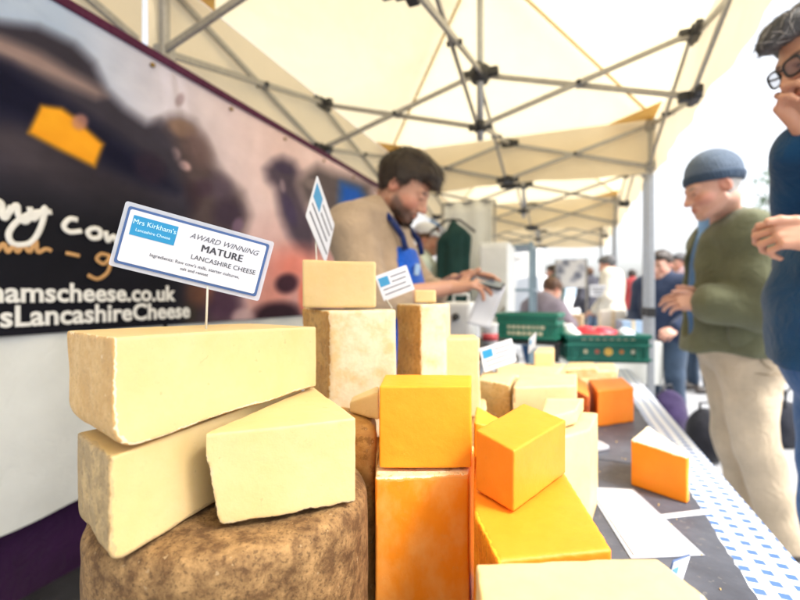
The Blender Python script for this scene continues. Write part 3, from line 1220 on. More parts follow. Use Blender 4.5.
def wall_pt(px, py, p=BP + 0.0085):
    """photo pixel -> banner-local point"""
    r = (px - 400) / FPX
    d = p / (WX * r + WY)
    x, y = r * d, d
    s = UX * x + UY * y
    return (p - BP, s - B_SC, CAMZ - (py - 297) / FPX * d)


def text_mesh(body, size, extrude=0.0004, align='LEFT', shear=0.0, space=1.0, bold=0.0):
    cu = bpy.data.curves.new('txt', 'FONT')
    cu.body = body
    cu.size = size
    cu.extrude = extrude
    cu.align_x = align
    cu.shear = shear
    cu.space_character = space
    cu.offset = bold
    cu.resolution_u = 3
    o = bpy.data.objects.new('txt', cu)
    COL.objects.link(o)
    dg = bpy.context.evaluated_depsgraph_get()
    me = bpy.data.meshes.new_from_object(o.evaluated_get(dg))
    bpy.data.objects.remove(o)
    bpy.data.curves.remove(cu)
    return me


# lettering at the foot of the banner: axis along the banner is local y, seen from +x the text runs towards +y
def banner_text(body, px_end, py_end, size, bold, mat, name='lettering'):
    me = text_mesh(body, size, 0.0008, 'RIGHT', bold=bold)
    p = Vector(wall_pt(px_end, py_end))
    M = Matrix(((0, 0, 1, p.x), (1, 0, 0, p.y), (0, 1, 0, p.z), (0, 0, 0, 1)))
    me.transform(M)
    return link(name, me, mat, banner, smooth=False)


banner_text('www.mrskirkhamscheese.co.uk', 174, 300.5, 0.086, 0.0022, M_WHITEINK)
banner_text('MrsKirkhamsLancashireCheese', 190, 317, 0.088, 0.0022, M_WHITEINK)


def stroke(pts, r, mat, name):
    """hand-written stroke laid on the print: smooth curve through pixel points"""
    q = [Vector(wall_pt(x, y)) for x, y in pts]
    out = []
    n = len(q)
    for i in range(n - 1):
        p0, p1, p2, p3 = q[max(i - 1, 0)], q[i], q[i + 1], q[min(i + 2, n - 1)]
        for k in range(6):
            t = k / 6
            out.append(0.5 * ((2 * p1) + (p2 - p0) * t + (2 * p0 - 5 * p1 + 4 * p2 - p3) * t * t + (3 * p1 - p0 - 3 * p2 + p3) * t ** 3))
    out.append(q[-1])
    mb = MB()
    mb.tube(out, r, 8)
    for i, v in enumerate(mb.v):
        mb.v[i] = (0.0075 + (v[0] - 0.0085) * 0.12, v[1], v[2])
    return mb


hw = MB()
for st in ([(-40, 226), (-34, 204), (-28, 222), (-20, 204), (-14, 222), (-8, 204), (-2, 202), (2, 214), (6, 218), (12, 206)],
           [(-4, 200), (2, 204), (4, 218), (10, 212), (17, 205), (19, 216), (26, 222), (34, 212)],
           [(30, 207), (33, 219), (40, 214), (46, 208), (40, 230), (30, 243), (14, 244), (9, 234), (17, 222), (33, 213), (52, 212)],
           [(78, 220), (70, 219), (64, 226), (70, 232), (82, 231)],
           [(93, 228), (88, 232), (92, 238), (100, 237), (100, 230), (93, 228)],
           [(106, 231), (108, 241), (114, 236), (118, 243), (124, 238), (128, 230)],
           [(132, 226), (132, 246)]):
    b = stroke(st, 0.0088, None, '')
    hw.add(b.v, b.f)
hw.build('handwriting', M_WHITEINK, banner, True)
hb = MB()
for st in ([(-24, 250), (-16, 242), (-14, 252), (-6, 243), (-4, 252), (4, 244), (8, 252), (14, 246), (18, 252), (24, 245), (30, 252), (36, 240), (38, 252), (46, 249), (52, 251)],
           [(66, 253), (80, 256)],
           [(112, 257), (102, 254), (97, 259), (104, 264), (111, 258), (108, 272), (98, 279), (88, 275)],
           [(112, 262), (118, 259), (122, 264), (130, 262)]):
    b = stroke(st, 0.0066, None, '')
    hb.add(b.v, b.f)
hb.build('handwriting', M_BROWNINK, banner, True)

# ---- cloth below the banner
def lower_sheet(u, v):
    s = 0.2 + 3.3 * u
    hem = np.interp(s, [0.2, 0.78, 1.0, 1.4, 3.5], [0.43, 0.434, 0.443, 0.47, 0.50])
    z = B_Z0 + 0.01 + (hem - B_Z0 - 0.01) * v
    p = -1.560 + 0.008 * math.sin(s * 9 + v * 2) * v + 0.005 * math.sin(s * 23 + v)
    return tuple(S(p, s, z))


m = MB()
m.grid(lower_sheet, 120, 16)
o = m.build('white_side_sheet', M_WHITESHEET, smooth=True)
tag(o, 'white fabric sheet hanging below the cow banner with a slanting hem', 'sheet')


def purple_sheet(u, v):
    s = 0.1 + 3.5 * u
    p = -1.66 + 0.016 * math.sin(s * 11) * (0.3 + v)
    return tuple(S(p, s, 1.0 + (0.03 - 1.0) * v))


m = MB()
m.grid(purple_sheet, 140, 16)
o = m.build('purple_side_cloth', M_PURPLE, smooth=True)
tag(o, 'dark purple cloth hanging to the ground behind the white sheet', 'cloth')
m = MB()
c = S(-1.28, 0.98)
m.box((0, 0, 0.12), (0.42, 0.52, 0.22))
m.box((0, 0, 0.242), (0.45, 0.55, 0.022))
o = m.build('storage_box', M_DARK, bevel=0.012, loc=(c[0], c[1], 0), rz=SA)
tag(o, 'black lidded storage box on the ground against the purple cloth', 'box')

# ------------------------------------------------------------------ table
T_PB, T_PF, T_S0, T_S1, TZ = -0.50, 0.318, 0.02, 2.62, 0.75
c = S((T_PB + T_PF) / 2, (T_S0 + T_S1) / 2)
tb = thing('trestle_table', 'long trestle table standing under the blue checked oilcloth', 'table', (c[0], c[1], 0), SA)
w_, l_ = T_PF - T_PB, T_S1 - T_S0
m = MB()
m.box((0, 0, TZ - 0.022), (w_ - 0.02, l_ - 0.02, 0.03))
m.build('table_top', simple('plywood', (0.42, 0.30, 0.17, 1), 0.6), tb, bevel=0.004)
for sx in (-1, 1):
    for sy in (-1, 1):
        m = MB()
        m.tube([(sx * 0.3, sy * 1.05, TZ - 0.04), (sx * 0.34, sy * 1.1, 0.0)], 0.016, 10)
        m.build('leg', M_ALU, tb, True)


def cloth():
    # u across, v along; drops over the four edges
    nu, nv = 90, 150
    drop = 0.62
    vs, uvs = [], []
    us = np.linspace(-(drop), w_ + drop * 1.0, nu)
    vv = np.linspace(-drop * 0.0, l_ + drop, nv)
    for b in vv:
        for a in us:
            x, z = a, 0.0
            y = b
            if a < 0:
                x, z = -0.004 - 0.02 * (1 - math.exp(a * 8)), a
            if a > w_:
                x, z = w_ + 0.004 + 0.03 * (1 - math.exp((w_ - a) * 8)), w_ - a
            if b > l_:
                z = min(z, l_ - b)
                y = l_ + 0.004
            f = max(0, -z)
            fold = f * (0.05 * math.sin(b * 13 + 0.7) + 0.03 * math.sin(b * 29))
            if a < 0:
                x -= abs(fold)
            if a > w_:
                x += fold * 0.6 + 0.01 * f
            if b > l_:
                y += f * 0.05 * math.sin(a * 14)
            ed = 0.0015 * math.sin(a * 31) * math.sin(b * 17)
            vs.append((x - w_ / 2, y - l_ / 2, TZ + z + (ed if f == 0 else 0)))
            uvs.append((a, b, 0))
    ii = np.arange(nu * nv).reshape(nv, nu)
    F = np.stack([ii[:-1, :-1], ii[:-1, 1:], ii[1:, 1:], ii[1:, :-1]], -1).reshape(-1, 4)
    me = mesh_np('tablecloth', vs, F)
    a = me.attributes.new('cl', 'FLOAT_VECTOR', 'POINT')
    a.data.foreach_set('vector', np.array(uvs, np.float32).ravel())
    o = link('tablecloth', me, m_gingham(), loc=(c[0], c[1], 0), rz=SA)
    s = o.modifiers.new('thick', 'SOLIDIFY')
    s.thickness = 0.0015
    tag(o, 'white oilcloth with blue checks draped over the stall table', 'tablecloth')


cloth()
TZ += 0.002
M_SLATE = m_slate()
slates = [(0.05, 0.60, 'dark slate board at the near corner of the table beside the checked edge'),
          (0.605, 1.10, 'dark slate board under the orange cheese wedge and white card'),
          (1.106, 1.62, 'dark slate board under the two deep orange cheese pieces'),
          (1.626, 2.12, 'farthest dark slate board in front of the green crates')]
for s0, s1, lb in slates:
    poly = []
    rr = random.Random(int(s0 * 1000))
    def edge(a, b, n):
        for i in range(n):
            t = i / n
            yield (a[0] + (b[0] - a[0]) * t + rr.uniform(-1, 1) * 0.0016, a[1] + (b[1] - a[1]) * t + rr.uniform(-1, 1) * 0.0016)
    p0, p1 = -0.42, 0.222
    q = [(p0, s0), (p1, s0), (p1, s1), (p0, s1)]
    for i in range(4):
        poly += list(edge(q[i], q[(i + 1) % 4], 36))
    cc = S(0, (s0 + s1) / 2)
    m = MB()
    m.slab([(x, y - (s0 + s1) / 2) for x, y in poly], TZ + 0.0005, TZ + 0.0095)
    o = m.build('slate_board', M_SLATE, bevel=0.0015, loc=(cc[0], cc[1], 0), rz=SA)
    tag(o, lb, 'slate', 'slate boards along the table')
TS = TZ + 0.010
# ------------------------------------------------------------------ cheese
CREAM = cheese_mat('cream_cheese', (0.655, 0.468, 0.205, 1), (0.69, 0.515, 0.26, 1), (0.54, 0.325, 0.115, 1), (0.63, 0.42, 0.18, 1), (0.78, 0.66, 0.43, 1), cbump=0.36, crack=1.0, spot=0.8, ew=0.0015)
CREAM_DRY = cheese_mat('dry_cream_cheese', (0.62, 0.44, 0.185, 1), (0.66, 0.485, 0.235, 1), (0.34, 0.235, 0.105, 1), (0.54, 0.375, 0.165, 1), (0.50, 0.36, 0.18, 1), ew=0.0024, cbump=0.36, crack=1.0, spot=0.6)
CRUMB = cheese_mat('crusty_cheese', (0.64, 0.445, 0.19, 1), (0.68, 0.495, 0.245, 1), (0.11, 0.07, 0.04, 1), (0.36, 0.25, 0.12, 1), (0.60, 0.48, 0.28, 1), ew=0.0012, cbump=0.36, crack=1.0)
TALLCUT = cheese_mat('marbled_cheese', (0.66, 0.48, 0.235, 1), (0.74, 0.63, 0.43, 1), (0.50, 0.25, 0.055, 1), (0.62, 0.35, 0.10, 1), (0.76, 0.60, 0.36, 1), rs=24, cbump=0.7, cs=30.0, cr=(0.36, 0.56))
DRUM = cheese_mat('brown_rind', (0.5, 0.3, 0.12, 1), (0.5, 0.3, 0.12, 1), (0.105, 0.052, 0.018, 1), (0.37, 0.22, 0.088, 1), (0.3, 0.2, 0.1, 1), patch=(0.40, 0.70), rs=62, sss=0.02, rough=0.85)
TANRIND = cheese_mat('tan_rind', (0.5, 0.3, 0.1, 1), (0.6, 0.38, 0.15, 1), (0.44, 0.22, 0.060, 1), (0.60, 0.35, 0.11, 1), (0.6, 0.4, 0.2, 1), rs=16, sss=0.06)
YELLOW = cheese_mat('yellow_orange_cheese', (0.82, 0.300, 0.010, 1), (0.85, 0.34, 0.016, 1), (0.80, 0.28, 0.01, 1), (0.86, 0.36, 0.012, 1), (0.88, 0.46, 0.04, 1), sss=0.15, cbump=0.4)
YELLOW2 = cheese_mat('golden_cheese', (0.81, 0.225, 0.010, 1), (0.84, 0.265, 0.018, 1), (0.70, 0.19, 0.008, 1), (0.82, 0.29, 0.010, 1), (0.88, 0.42, 0.03, 1), sss=0.15, cbump=0.4)
ORANGE = cheese_mat('orange_cheese', (0.84, 0.265, 0.012, 1), (0.86, 0.40, 0.10, 1), (0.76, 0.44, 0.14, 1), (0.84, 0.72, 0.50, 1), (0.80, 0.34, 0.07, 1), patch=(0.35, 0.6), rs=20, sss=0.12, ew=0.004, cs=30.0, cr=(0.44, 0.78), stretch=(1, 1, .6), rough=0.32)
PALE = cheese_mat('pale_cheese', (0.61, 0.43, 0.205, 1), (0.65, 0.49, 0.26, 1), (0.68, 0.46, 0.18, 1), (0.76, 0.58, 0.29, 1), (0.84, 0.74, 0.50, 1))
DEEP = cheese_mat('deep_orange_cheese', (0.82, 0.20, 0.012, 1), (0.84, 0.24, 0.020, 1), (0.32, 0.05, 0.012, 1), (0.56, 0.12, 0.02, 1), (0.80, 0.30, 0.06, 1))
DEEPW = cheese_mat('orange_cheese_pale_rind', (0.84, 0.24, 0.006, 1), (0.86, 0.28, 0.010, 1), (0.80, 0.68, 0.48, 1), (0.82, 0.74, 0.60, 1), (0.86, 0.58, 0.30, 1))
CG = 'cheeses piled on the stall'


def xy(px, d):
    return ((px - 400.0) / FPX * d, d)


def cheese(label, poly, z0, z1, mat, rind=(), cyl=None, h=0.0022, ks=0.0014, kr=0.010, amp=0.0016, ramp_=0.0022, top=None, topr=False, botr=False,
           seed=1, cracks=0.0, name='cheese_wedge', lean=None, group=CG, ragged=0.0):
    P_ = [np.array(p, float) for p in poly]
    A = sum(P_[i][0] * P_[(i + 1) % len(P_)][1] - P_[(i + 1) % len(P_)][0] * P_[i][1] for i in range(len(P_)))
    n = len(P_)
    rind = set(rind)
    if A < 0:
        P_ = P_[::-1]
        rind = set((n - 2 - r) % n for r in rind)
        lean = {(n - 2 - k_) % n: v_ for k_, v_ in (lean or {}).items()}
    arr = np.array(P_)
    if cyl:
        lo2 = np.maximum(arr.min(0), np.array(cyl[:2]) - cyl[2])
        hi2 = np.minimum(arr.max(0), np.array(cyl[:2]) + cyl[2])
    else:
        lo2, hi2 = arr.min(0), arr.max(0)
    ztop = z1
    if top is not None:
        M3 = np.array([[q[0], q[1], 1] for q in top], float)
        tc = np.linalg.solve(M3, np.array([q[2] for q in top], float))
        ztop = max(tc[0] * x + tc[1] * y + tc[2] for x, y in arr) if not cyl else max(q[2] for q in top) + 0.01
    F = Field((lo2[0] - .004, lo2[1] - .004, z0 - .004), (hi2[0] + .004, hi2[1] + .004, ztop + .006), h)

    def dist(X, Y, Z):
        sharp, rd = None, None
        for i in range(n):
            a, b = P_[i], P_[(i + 1) % n]
            e = b - a
            e /= np.linalg.norm(e)
            nx, ny = e[1], -e[0]
            ln = (lean or {}).get(i, 0.0)
            d = ((X - a[0]) * nx + (Y - a[1]) * ny + (Z - z0) * ln) / math.sqrt(1 + ln * ln)
            if i in rind:
                rd = d if rd is None else smax(rd, d, kr)
            else:
                d = d + amp * 0.45 * wob(X, Y, Z, 42, seed + i)
                sharp = d if sharp is None else smax(sharp, d, ks)
        if cyl:
            d = np.hypot(X - cyl[0], Y - cyl[1]) - cyl[2] + 0 * Z
            rd = d if rd is None else smax(rd, d, kr)
        if top is None:
            dt = Z - z1
        else:
            dt = (Z - (tc[0] * X + tc[1] * Y + tc[2])) / math.sqrt(1 + tc[0] ** 2 + tc[1] ** 2)
        dt = dt + amp * 0.5 * wob(X, Y, Z, 36, seed + 9)
        db = z0 - Z + 0 * X + 0 * Y
        if topr:
            rd = dt + 0 * X if rd is None else smax(rd, dt, kr)
        else:
            sharp = dt + 0 * X if sharp is None else smax(sharp, dt, ks)
        if botr:
            rd = db if rd is None else smax(rd, db, kr)
        else:
            sharp = db if sharp is None else smax(sharp, db, ks)
        if rd is not None:
            rd = rd + ramp_ * (wob(X, Y, Z, 38, seed + 20) + 0.45 * wob(X, Y, Z, 120, seed + 21, 16))
            if ragged:
                rd = rd + ragged * np.maximum(0, wob(X, Y, Z, 260, seed + 22, 24))
            tot = smax(sharp, rd, ks + 0.0008) if sharp is not None else rd
        else:
            tot = sharp
        tot = tot + 0.00022 * wob(X, Y, Z, 330, seed + 30, 24)
        return tot, rd
    X, Y, Z = F.axes([0, 0, 0], F.n)
    tot, _ = dist(X, Y, Z)
    F.F = np.broadcast_to(tot, tuple(F.n)).astype(np.float32).copy()
    V, Fc = F.mesh()
    org = np.array([arr.mean(0)[0], arr.mean(0)[1], z0])
    me = mesh_np(name, V - org, Fc)
    _, rd = dist(V[:, 0], V[:, 1], V[:, 2])
    a = me.attributes.new('rd', 'FLOAT', 'POINT')
    a.data.foreach_set('value', (np.full(len(V), 1.0) if rd is None else -rd).astype(np.float32))
    o = link(name, me, mat, loc=tuple(org))
    return tag(o, label, 'cheese', group)


# -- big brown drum and the pieces on it
DC, DR, DZ = (-0.164, 0.44), 0.135, 0.950
ring = [(DC[0] + DR * 1.05 * math.cos(a), DC[1] + DR * 1.05 * math.sin(a)) for a in np.linspace(0, 2 * math.pi, 13)[:-1]]
cheese('whole brown rinded drum of cheese under the cream wedges', ring, TS, DZ, DRUM, rind=range(12), cyl=(*DC, DR), h=0.0024, kr=0.020,
       topr=True, botr=True, ramp_=0.0026, seed=3, name='cheese_drum', ragged=0.0012)

zl = DZ + 0.003
cheese('cream wedge lying on the brown drum, underneath the biggest cream wedge', [xy(109, .298), (-.118, .52), xy(78, .356)], zl, 1.030, CREAM_DRY,
       rind=[2], h=0.0014, kr=0.013, seed=11, botr=True, ramp_=0.002, ragged=0.001, top=[(*xy(109, .298), 1.027), (-.118, .52, 1.034), (*xy(78, .356), 1.028)])
cheese('biggest cream wedge, topmost of the left pile, with the price sign stuck in it', [xy(114, .297), xy(316, .52), xy(250, .56), xy(67, .355)], 1.033, 1.112, CREAM,
       rind=[3], h=0.0014, kr=0.022, seed=21, amp=0.0020, ramp_=0.0022, botr=True,
       top=[(*xy(114, .297), 1.1125), (*xy(316, .52), 1.1045), (*xy(67, .355), 1.1125)])
cheese('triangular cream wedge with crumbly dark left edge on the front of the brown drum', [xy(217, .351), xy(356, .391), xy(316, .525)], zl, 1.029, CRUMB,
       rind=[2], h=0.0014, kr=0.005, seed=31, ragged=0.002, lean={2: -0.14}, botr=True,
       top=[(*xy(205, .351), 1.0285), (*xy(356, .391), 1.0305), (*xy(316, .525), 1.0285)])

# -- upright pieces behind
cheese('tall tan rinded upright piece between the brown drum and the orange block', [xy(338, .50), xy(377, .487), xy(376, .55), xy(334, .59)], TS, .992, TANRIND,
       rind=[0, 1, 3], h=0.0026, kr=0.016, seed=41, topr=True)
cheese('small yellow wedge lying on top of the tan upright piece', [xy(350, .535), xy(379, .50), xy(379, .545), xy(352, .575)], .996, 1.030, CREAM, h=0.002, seed=45,
       top=[(*xy(350, .535), 1.008), (*xy(379, .50), 1.030), (*xy(379, .545), 1.028)])
zA = .935
cheese('pale round cheese standing under the tall marbled block', [xy(322, .66), xy(396, .635), xy(410, .74), xy(330, .77)], TS, zA - .002, TANRIND, rind=[0, 1, 2, 3], h=0.004, seed=47, kr=0.02)
cheese('tall upright block with whitish marbled face behind the biggest cream wedge', [xy(329, .612), xy(396, .632), xy(392, .715), xy(303, .705)], zA, 1.121, TALLCUT,
       rind=[3], h=0.0024, seed=51, amp=0.0025, ks=0.003)
cheese('pale yellow block standing on top of the tall marbled block', [xy(302, .635), xy(376, .640), xy(372, .70), xy(310, .70)], 1.124, 1.194, CREAM,
       h=0.0022, seed=55, amp=0.0022, ks=0.003, top=[(*xy(302, .635), 1.196), (*xy(376, .640), 1.193), (*xy(372, .70), 1.190)])
cheese('orange rinded round under the second tall block', [xy(398, .73), xy(446, .73), xy(452, .84), xy(402, .86)], TS, .945, TANRIND, rind=[0, 1, 2, 3], h=0.004, seed=57, kr=0.02)
cheese('second tall upright block with orange left rind and whitish face', [xy(421, .705), xy(446, .72), xy(450, .80), xy(396, .785)], .947, 1.128, TALLCUT,
       rind=[3], h=0.0026, seed=61, ks=0.003)
cheese('small cream cube on top of the second tall block', [xy(414, .735), xy(435, .735), xy(436, .765), xy(416, .765)], 1.130, 1.152, CREAM, h=0.002, seed=63)
cheese('cream block with an orange corner beside the blue printed ticket', [xy(434, .735), xy(480, .75), xy(474, .83), xy(436, .83)], .93, 1.068, CREAM, rind=[1], h=0.003, seed=65, kr=0.02)
cheese('cream drum under the orange cornered block', [xy(436, .76), xy(486, .78), xy(486, .90), xy(436, .90)], TS, .927, CREAM, rind=[0, 1], h=0.004, seed=66)

# -- orange group in the middle
cheese('tall deep orange block standing upright in the middle of the stall', [xy(375, .452), xy(469, .462), xy(474, .545), xy(380, .55)], TS, .951, ORANGE,
       rind=[], h=0.0018, kr=0.008, seed=71, amp=0.002, ramp_=0.0012, topr=True)
cheese('bright yellow cube on top of the tall deep orange block', [xy(379, .468), xy(471, .468), xy(472, .535), xy(385, .54)], .954, 1.043, YELLOW, h=0.0014, seed=75, amp=0.0012)
zF = .945
cheese('large golden wedge lying flat under the tilted orange yellow cube', [xy(474, .385), xy(496, .318), xy(612, .332), xy(560, .50), xy(474, .49)], .80, zF, YELLOW2,
       rind=[0], h=0.0022, seed=81, kr=0.012, amp=0.0014)
cheese('golden slab under the large golden wedge', [xy(476, .40), xy(500, .36), xy(590, .37), xy(556, .49), xy(478, .48)], TS, .797, YELLOW2, h=0.003, seed=83)
cheese('orange yellow cube turned corner on, resting on the golden wedge', [xy(514, .383), xy(566, .468), xy(524, .52), xy(476, .428)], zF + .003, 1.005, YELLOW2,
       h=0.0014, seed=85, amp=0.0012, top=[(*xy(514, .383), 1.003), (*xy(566, .468), 1.006), (*xy(476, .428), 1.008)], )
cheese('flat yellow wedge behind the corner on cube', [xy(474, .56), xy(530, .575), xy(476, .68)], .93, .968, YELLOW, h=0.0026, seed=87,
       top=[(*xy(474, .56), .978), (*xy(530, .575), .955), (*xy(476, .68), .968)])
cheese('golden block under the flat yellow wedge', [xy(474, .57), xy(528, .60), xy(520, .70), xy(474, .69)], TS, .927, YELLOW2, h=0.004, seed=88)
# -- pale front piece
cheese('pale cheese in the foreground below the golden wedge, cut off by the photo edge', [xy(475, .296), xy(657, .305), (0.19, 0.262), (0.165, 0.205), (0.045, 0.205)], TS, .956, PALE,
       rind=[2], h=0.002, seed=91, amp=0.0016)
# -- pale group behind right
cheese('pale wedge standing right of the corner on cube, beside the white card', [xy(548, .64), xy(590, .70), xy(598, .80), xy(552, .82)], TS, .925, PALE, rind=[], h=0.003, seed=101)
cheese('thin pale wedge propped behind the corner on cube', [xy(540, .66), xy(576, .715), xy(584, .80), xy(545, .80)], .928, .952, PALE, h=0.003, seed=102)
cheese('large pale block behind the corner on cube', [xy(513, .83), xy(577, .85), xy(577, .98), xy(520, .97)], TS, .966, PALE, h=0.0035, seed=103)
cheese('cream wedge with tan rind left of the large pale block', [xy(478, .93), xy(510, .88), xy(516, 1.00), xy(484, 1.05)], TS, .962, PALE, rind=[0], h=0.004, seed=105, kr=0.02)
cheese('broad pale half round lying behind the large pale block', [xy(496, 1.06), xy(556, 1.08), xy(566, 1.26), xy(496, 1.26)], TS, .945, PALE, rind=[0, 3], h=0.004, seed=107, kr=0.02)
cheese('small upright cream block beside the dark crate stand', [xy(534, 1.22), xy(553, 1.22), xy(555, 1.32), xy(538, 1.32)], TS, .985, CREAM, h=0.005, seed=109)
# -- orange pieces on the slate
cheese('dark orange wedge with red waxed side left of the deep orange block', [xy(574, 1.20), xy(589, 1.17), xy(588, 1.36), xy(566, 1.42)], TS, .878, DEEP, rind=[0, 1], h=0.004, seed=111,
       top=[(*xy(574, 1.20), .885), (*xy(589, 1.17), .868), (*xy(566, 1.42), .897)])
cheese('deep orange block alone on the slate in front of the pale wrapped wedges', [xy(597, 1.245), xy(634, 1.30), xy(622, 1.46), xy(588, 1.42)], TS, .868, DEEP, rind=[], h=0.004, seed=113)
cheese('orange wedge with white rind standing on the slate near the checked edge', [xy(631, .865), xy(687, .785), xy(690, .80), xy(648, .955)], TS, .851, DEEPW, rind=[2], topr=True, h=0.0022, kr=0.003, seed=115,
       top=[(*xy(631, .865), .854), (*xy(687, .785), .846), (*xy(648, .955), .856)])
for px0, px1, d0, d1, zt, lb, sd in ((562, 598, 1.66, 1.84, .860, 'white wrapped wedge on the slate left of its wrapped neighbours', 121),
                                     (590, 618, 1.70, 1.92, .845, 'white wrapped wedge between two others before the green crate', 123),
                                     (574, 606, 1.52, 1.62, .835, 'flat white wrapped piece nearest the deep orange block', 125)):
    cheese(lb, [xy(px0, d0), xy(px1, d0 + .04), xy(px1 - 4, d1), xy(px0 + 6, d1)], TS, zt, PALE, h=0.006, seed=sd, rind=[0], amp=0.004, group='wrapped wedges before the crates')

# ------------------------------------------------------------------ tickets
def place(me, C, right, up, off=0.0):
    r = Vector(right).normalized()
    u = Vector(up)
    u = (u - r * u.dot(r)).normalized()
    n = r.cross(u)
    C = Vector(C)
    M = Matrix(((r.x, u.x, n.x, 0), (r.y, u.y, n.y, 0), (r.z, u.z, n.z, 0), (0, 0, 0, 1)))
    return M


def local_obj(name, mb_or_me, mats, parent, M, smooth=False, bevel=0.0):
    me = mb_or_me
    if isinstance(me, MB):
        m = bpy.data.meshes.new(name)
        m.from_pydata(me.v, [], me.f)
        m.update()
        me = m
    me.transform(M)
    return link(name, me, mats, parent, smooth, bevel)


def txt(body, size, x, y, M, parent, mat, align='LEFT', shear=0.0, z=0.0016, name='lettering', bold=0.0, space=1.0):
    me = text_mesh(body, size, 0.0002, align, shear, space, bold)
    me.transform(Matrix.Translation((x, y, z)))
    me.transform(M)
    return link(name, me, mat, parent, smooth=False)


def rounded(w, h, t, z=0.0):
    m = MB()
    r = min(w, h) * 0.04
    pts = []
    for cx, cy, a0 in ((w / 2 - r, h / 2 - r, 0), (-w / 2 + r, h / 2 - r, 90), (-w / 2 + r, -h / 2 + r, 180), (w / 2 - r, -h / 2 + r, 270)):
        for k in range(5):
            a = math.radians(a0 + k * 22.5)
            pts.append((cx + r * math.cos(a), cy + r * math.sin(a)))
    m.slab(pts, z, z + t)
    return m


def ticket(label, C, right, up, w, h, stick_to=None, border=True, detail=1, name='price_ticket', group='price tickets', curve=0):
    root = thing(name, label, 'price ticket', C, 0, group)
    M = place(None, C, right, up)
    if detail >= 2:
        local_obj('laminate', rounded(w + 0.0075, h + 0.0075, 0.0006, -0.0009), M_LAM, root, M)
    if border:
        local_obj('blue_border', rounded(w, h, 0.0008), M_CARDBLUE, root, M)
        local_obj('card', rounded(w - 0.0056 * w / 0.15, h - 0.0056 * w / 0.15, 0.0005, 0.0009), M_CARD, root, M)
    else:
        local_obj('card', rounded(w, h, 0.0010, 0.0003), M_CARD, root, M)
    k = w / 0.15
    lw, lh = 0.30 * w, 0.34 * h
    m = MB()
    m.box((-w * 0.30, h * 0.20, 0.0015), (lw, lh, 0.0006))
    local_obj('logo_panel', m, M_LOGOBLUE, root, M)
    if stick_to is not None:
        q = Vector(stick_to) - Vector(C)
        m = MB()
        base = M @ Vector((q.dot(Vector(right).normalized()) * 0, 0, -0.0022))
        r_ = Vector(right).normalized()
        sx = q.dot(r_)
        m.tube([M @ Vector((sx * 0.5, h * 0.05, -0.002)), M @ Vector((sx * 0.6, -h * 0.45, -0.0024)), q], 0.0011 * max(1, k), 8)
        m.build('stick', simple('clear_stick', (0.62, 0.60, 0.52, 1), 0.25), root, True)
    return root, M


rt = P(267, 272.5, .432) - P(122.5, 235, .398)
up = P(199.5, 225, .415) - P(190.5, 282.5, .415)
W_, H_ = float(np.linalg.norm(rt)) - .003, float(np.linalg.norm(up)) - .002
C_ = P(195, 253, .415)
sign, SM = ticket('blue bordered price sign reading MATURE stuck in the biggest cream wedge', C_, rt, up, W_, H_, P(206, 331, .412), detail=2)
txt('AWARD WINNING', .0074, .024, .0130, SM, sign, M_INKPALE, 'CENTER', 0.35)
txt('MATURE', .0096, .0237, .0030, SM, sign, M_INK, 'CENTER', space=1.08)
txt('MATURE', .0096, .0243, .0031, SM, sign, M_INK, 'CENTER', space=1.08, z=.0017)
txt('LANCASHIRE CHEESE', .0064, .028, -.0062, SM, sign, M_INK, 'CENTER', )
txt("Ingredients: Raw cow's milk, starter cultures,", .0045, .004, -.0136, SM, sign, M_INKPALE, 'CENTER')
txt('salt and rennet', .0042, .004, -.0190, SM, sign, M_INKPALE, 'CENTER')
txt("Mrs Kirkham's", .0064, -W_ * .30, .0125, SM, sign, M_LOGOINK, 'CENTER', z=.0019)
txt('Lancashire Cheese', .0040, -W_ * .30, .0060, SM, sign, M_LOGOINK, 'CENTER', z=.0019)


def print_lines(root, M, w, h, n=4):
    for i in range(n):
        m = MB()
        y = h * (0.28 - i * 0.19)
        x0 = -w * 0.08 if i < 2 else -w * 0.40
        x1 = w * (0.42 - 0.05 * ((i * 7) % 3))
        m.box(((x0 + x1) / 2, y, 0.0015), (x1 - x0, h * 0.045, 0.0004))
        local_obj('printed_line', m, M_INKPALE, root, M)


r1 = P(413, 270, .80) - P(378, 283, .77)
u1 = P(390, 266, .785) - P(395, 297, .785)
t1, M1 = ticket('small tilted white ticket with blue logo in front of the server', P(395, 283, .785), r1, u1, .066, .048, P(392, 308, .72), border=False)
print_lines(t1, M1, .066, .048)
r2 = P(515, 338, 1.02) - P(478, 350, .98)
u2 = P(496, 343, 1.0) - P(499, 372, 1.0)
t2, M2 = ticket('white ticket with pale blue logo beside the orange cornered block', P(498, 355, 1.0), r2, u2, .092, .056, P(500, 385, 1.0), border=False)
print_lines(t2, M2, .092, .056)
r3 = P(538, 335, 1.35) - P(528, 345, 1.30)
u3 = P(535, 334, 1.3) - P(530, 352, 1.3)
t3, M3 = ticket('little white ticket stuck in the small upright cream block', P(532, 343, 1.30), r3, u3, .05, .052, P(540, 356, 1.28), border=False)
# seen nearly edge on, left of the server
_r = P(330, 236, .83) - P(312, 232, .73)
_r = _r / np.linalg.norm(_r)
t4, M4 = ticket('narrow white ticket seen nearly edge on, left of the server', P(321, 221, .78), _r * .80 + np.array((0, 0, -.6)), _r * .6 + np.array((0, 0, .8)), .125, .10, P(318, 300, .69), border=False)
print_lines(t4, M4, .135, .105)
t5, M5 = ticket('blue edged ticket in the pale foreground cheese, leaning at the bottom of the photo', P(672, 586, .325), P(682, 580, .35) - P(660, 592, .30), P(681, 556, .325) - P(668, 600, .325), .06, .045, P(672, 640, .30))

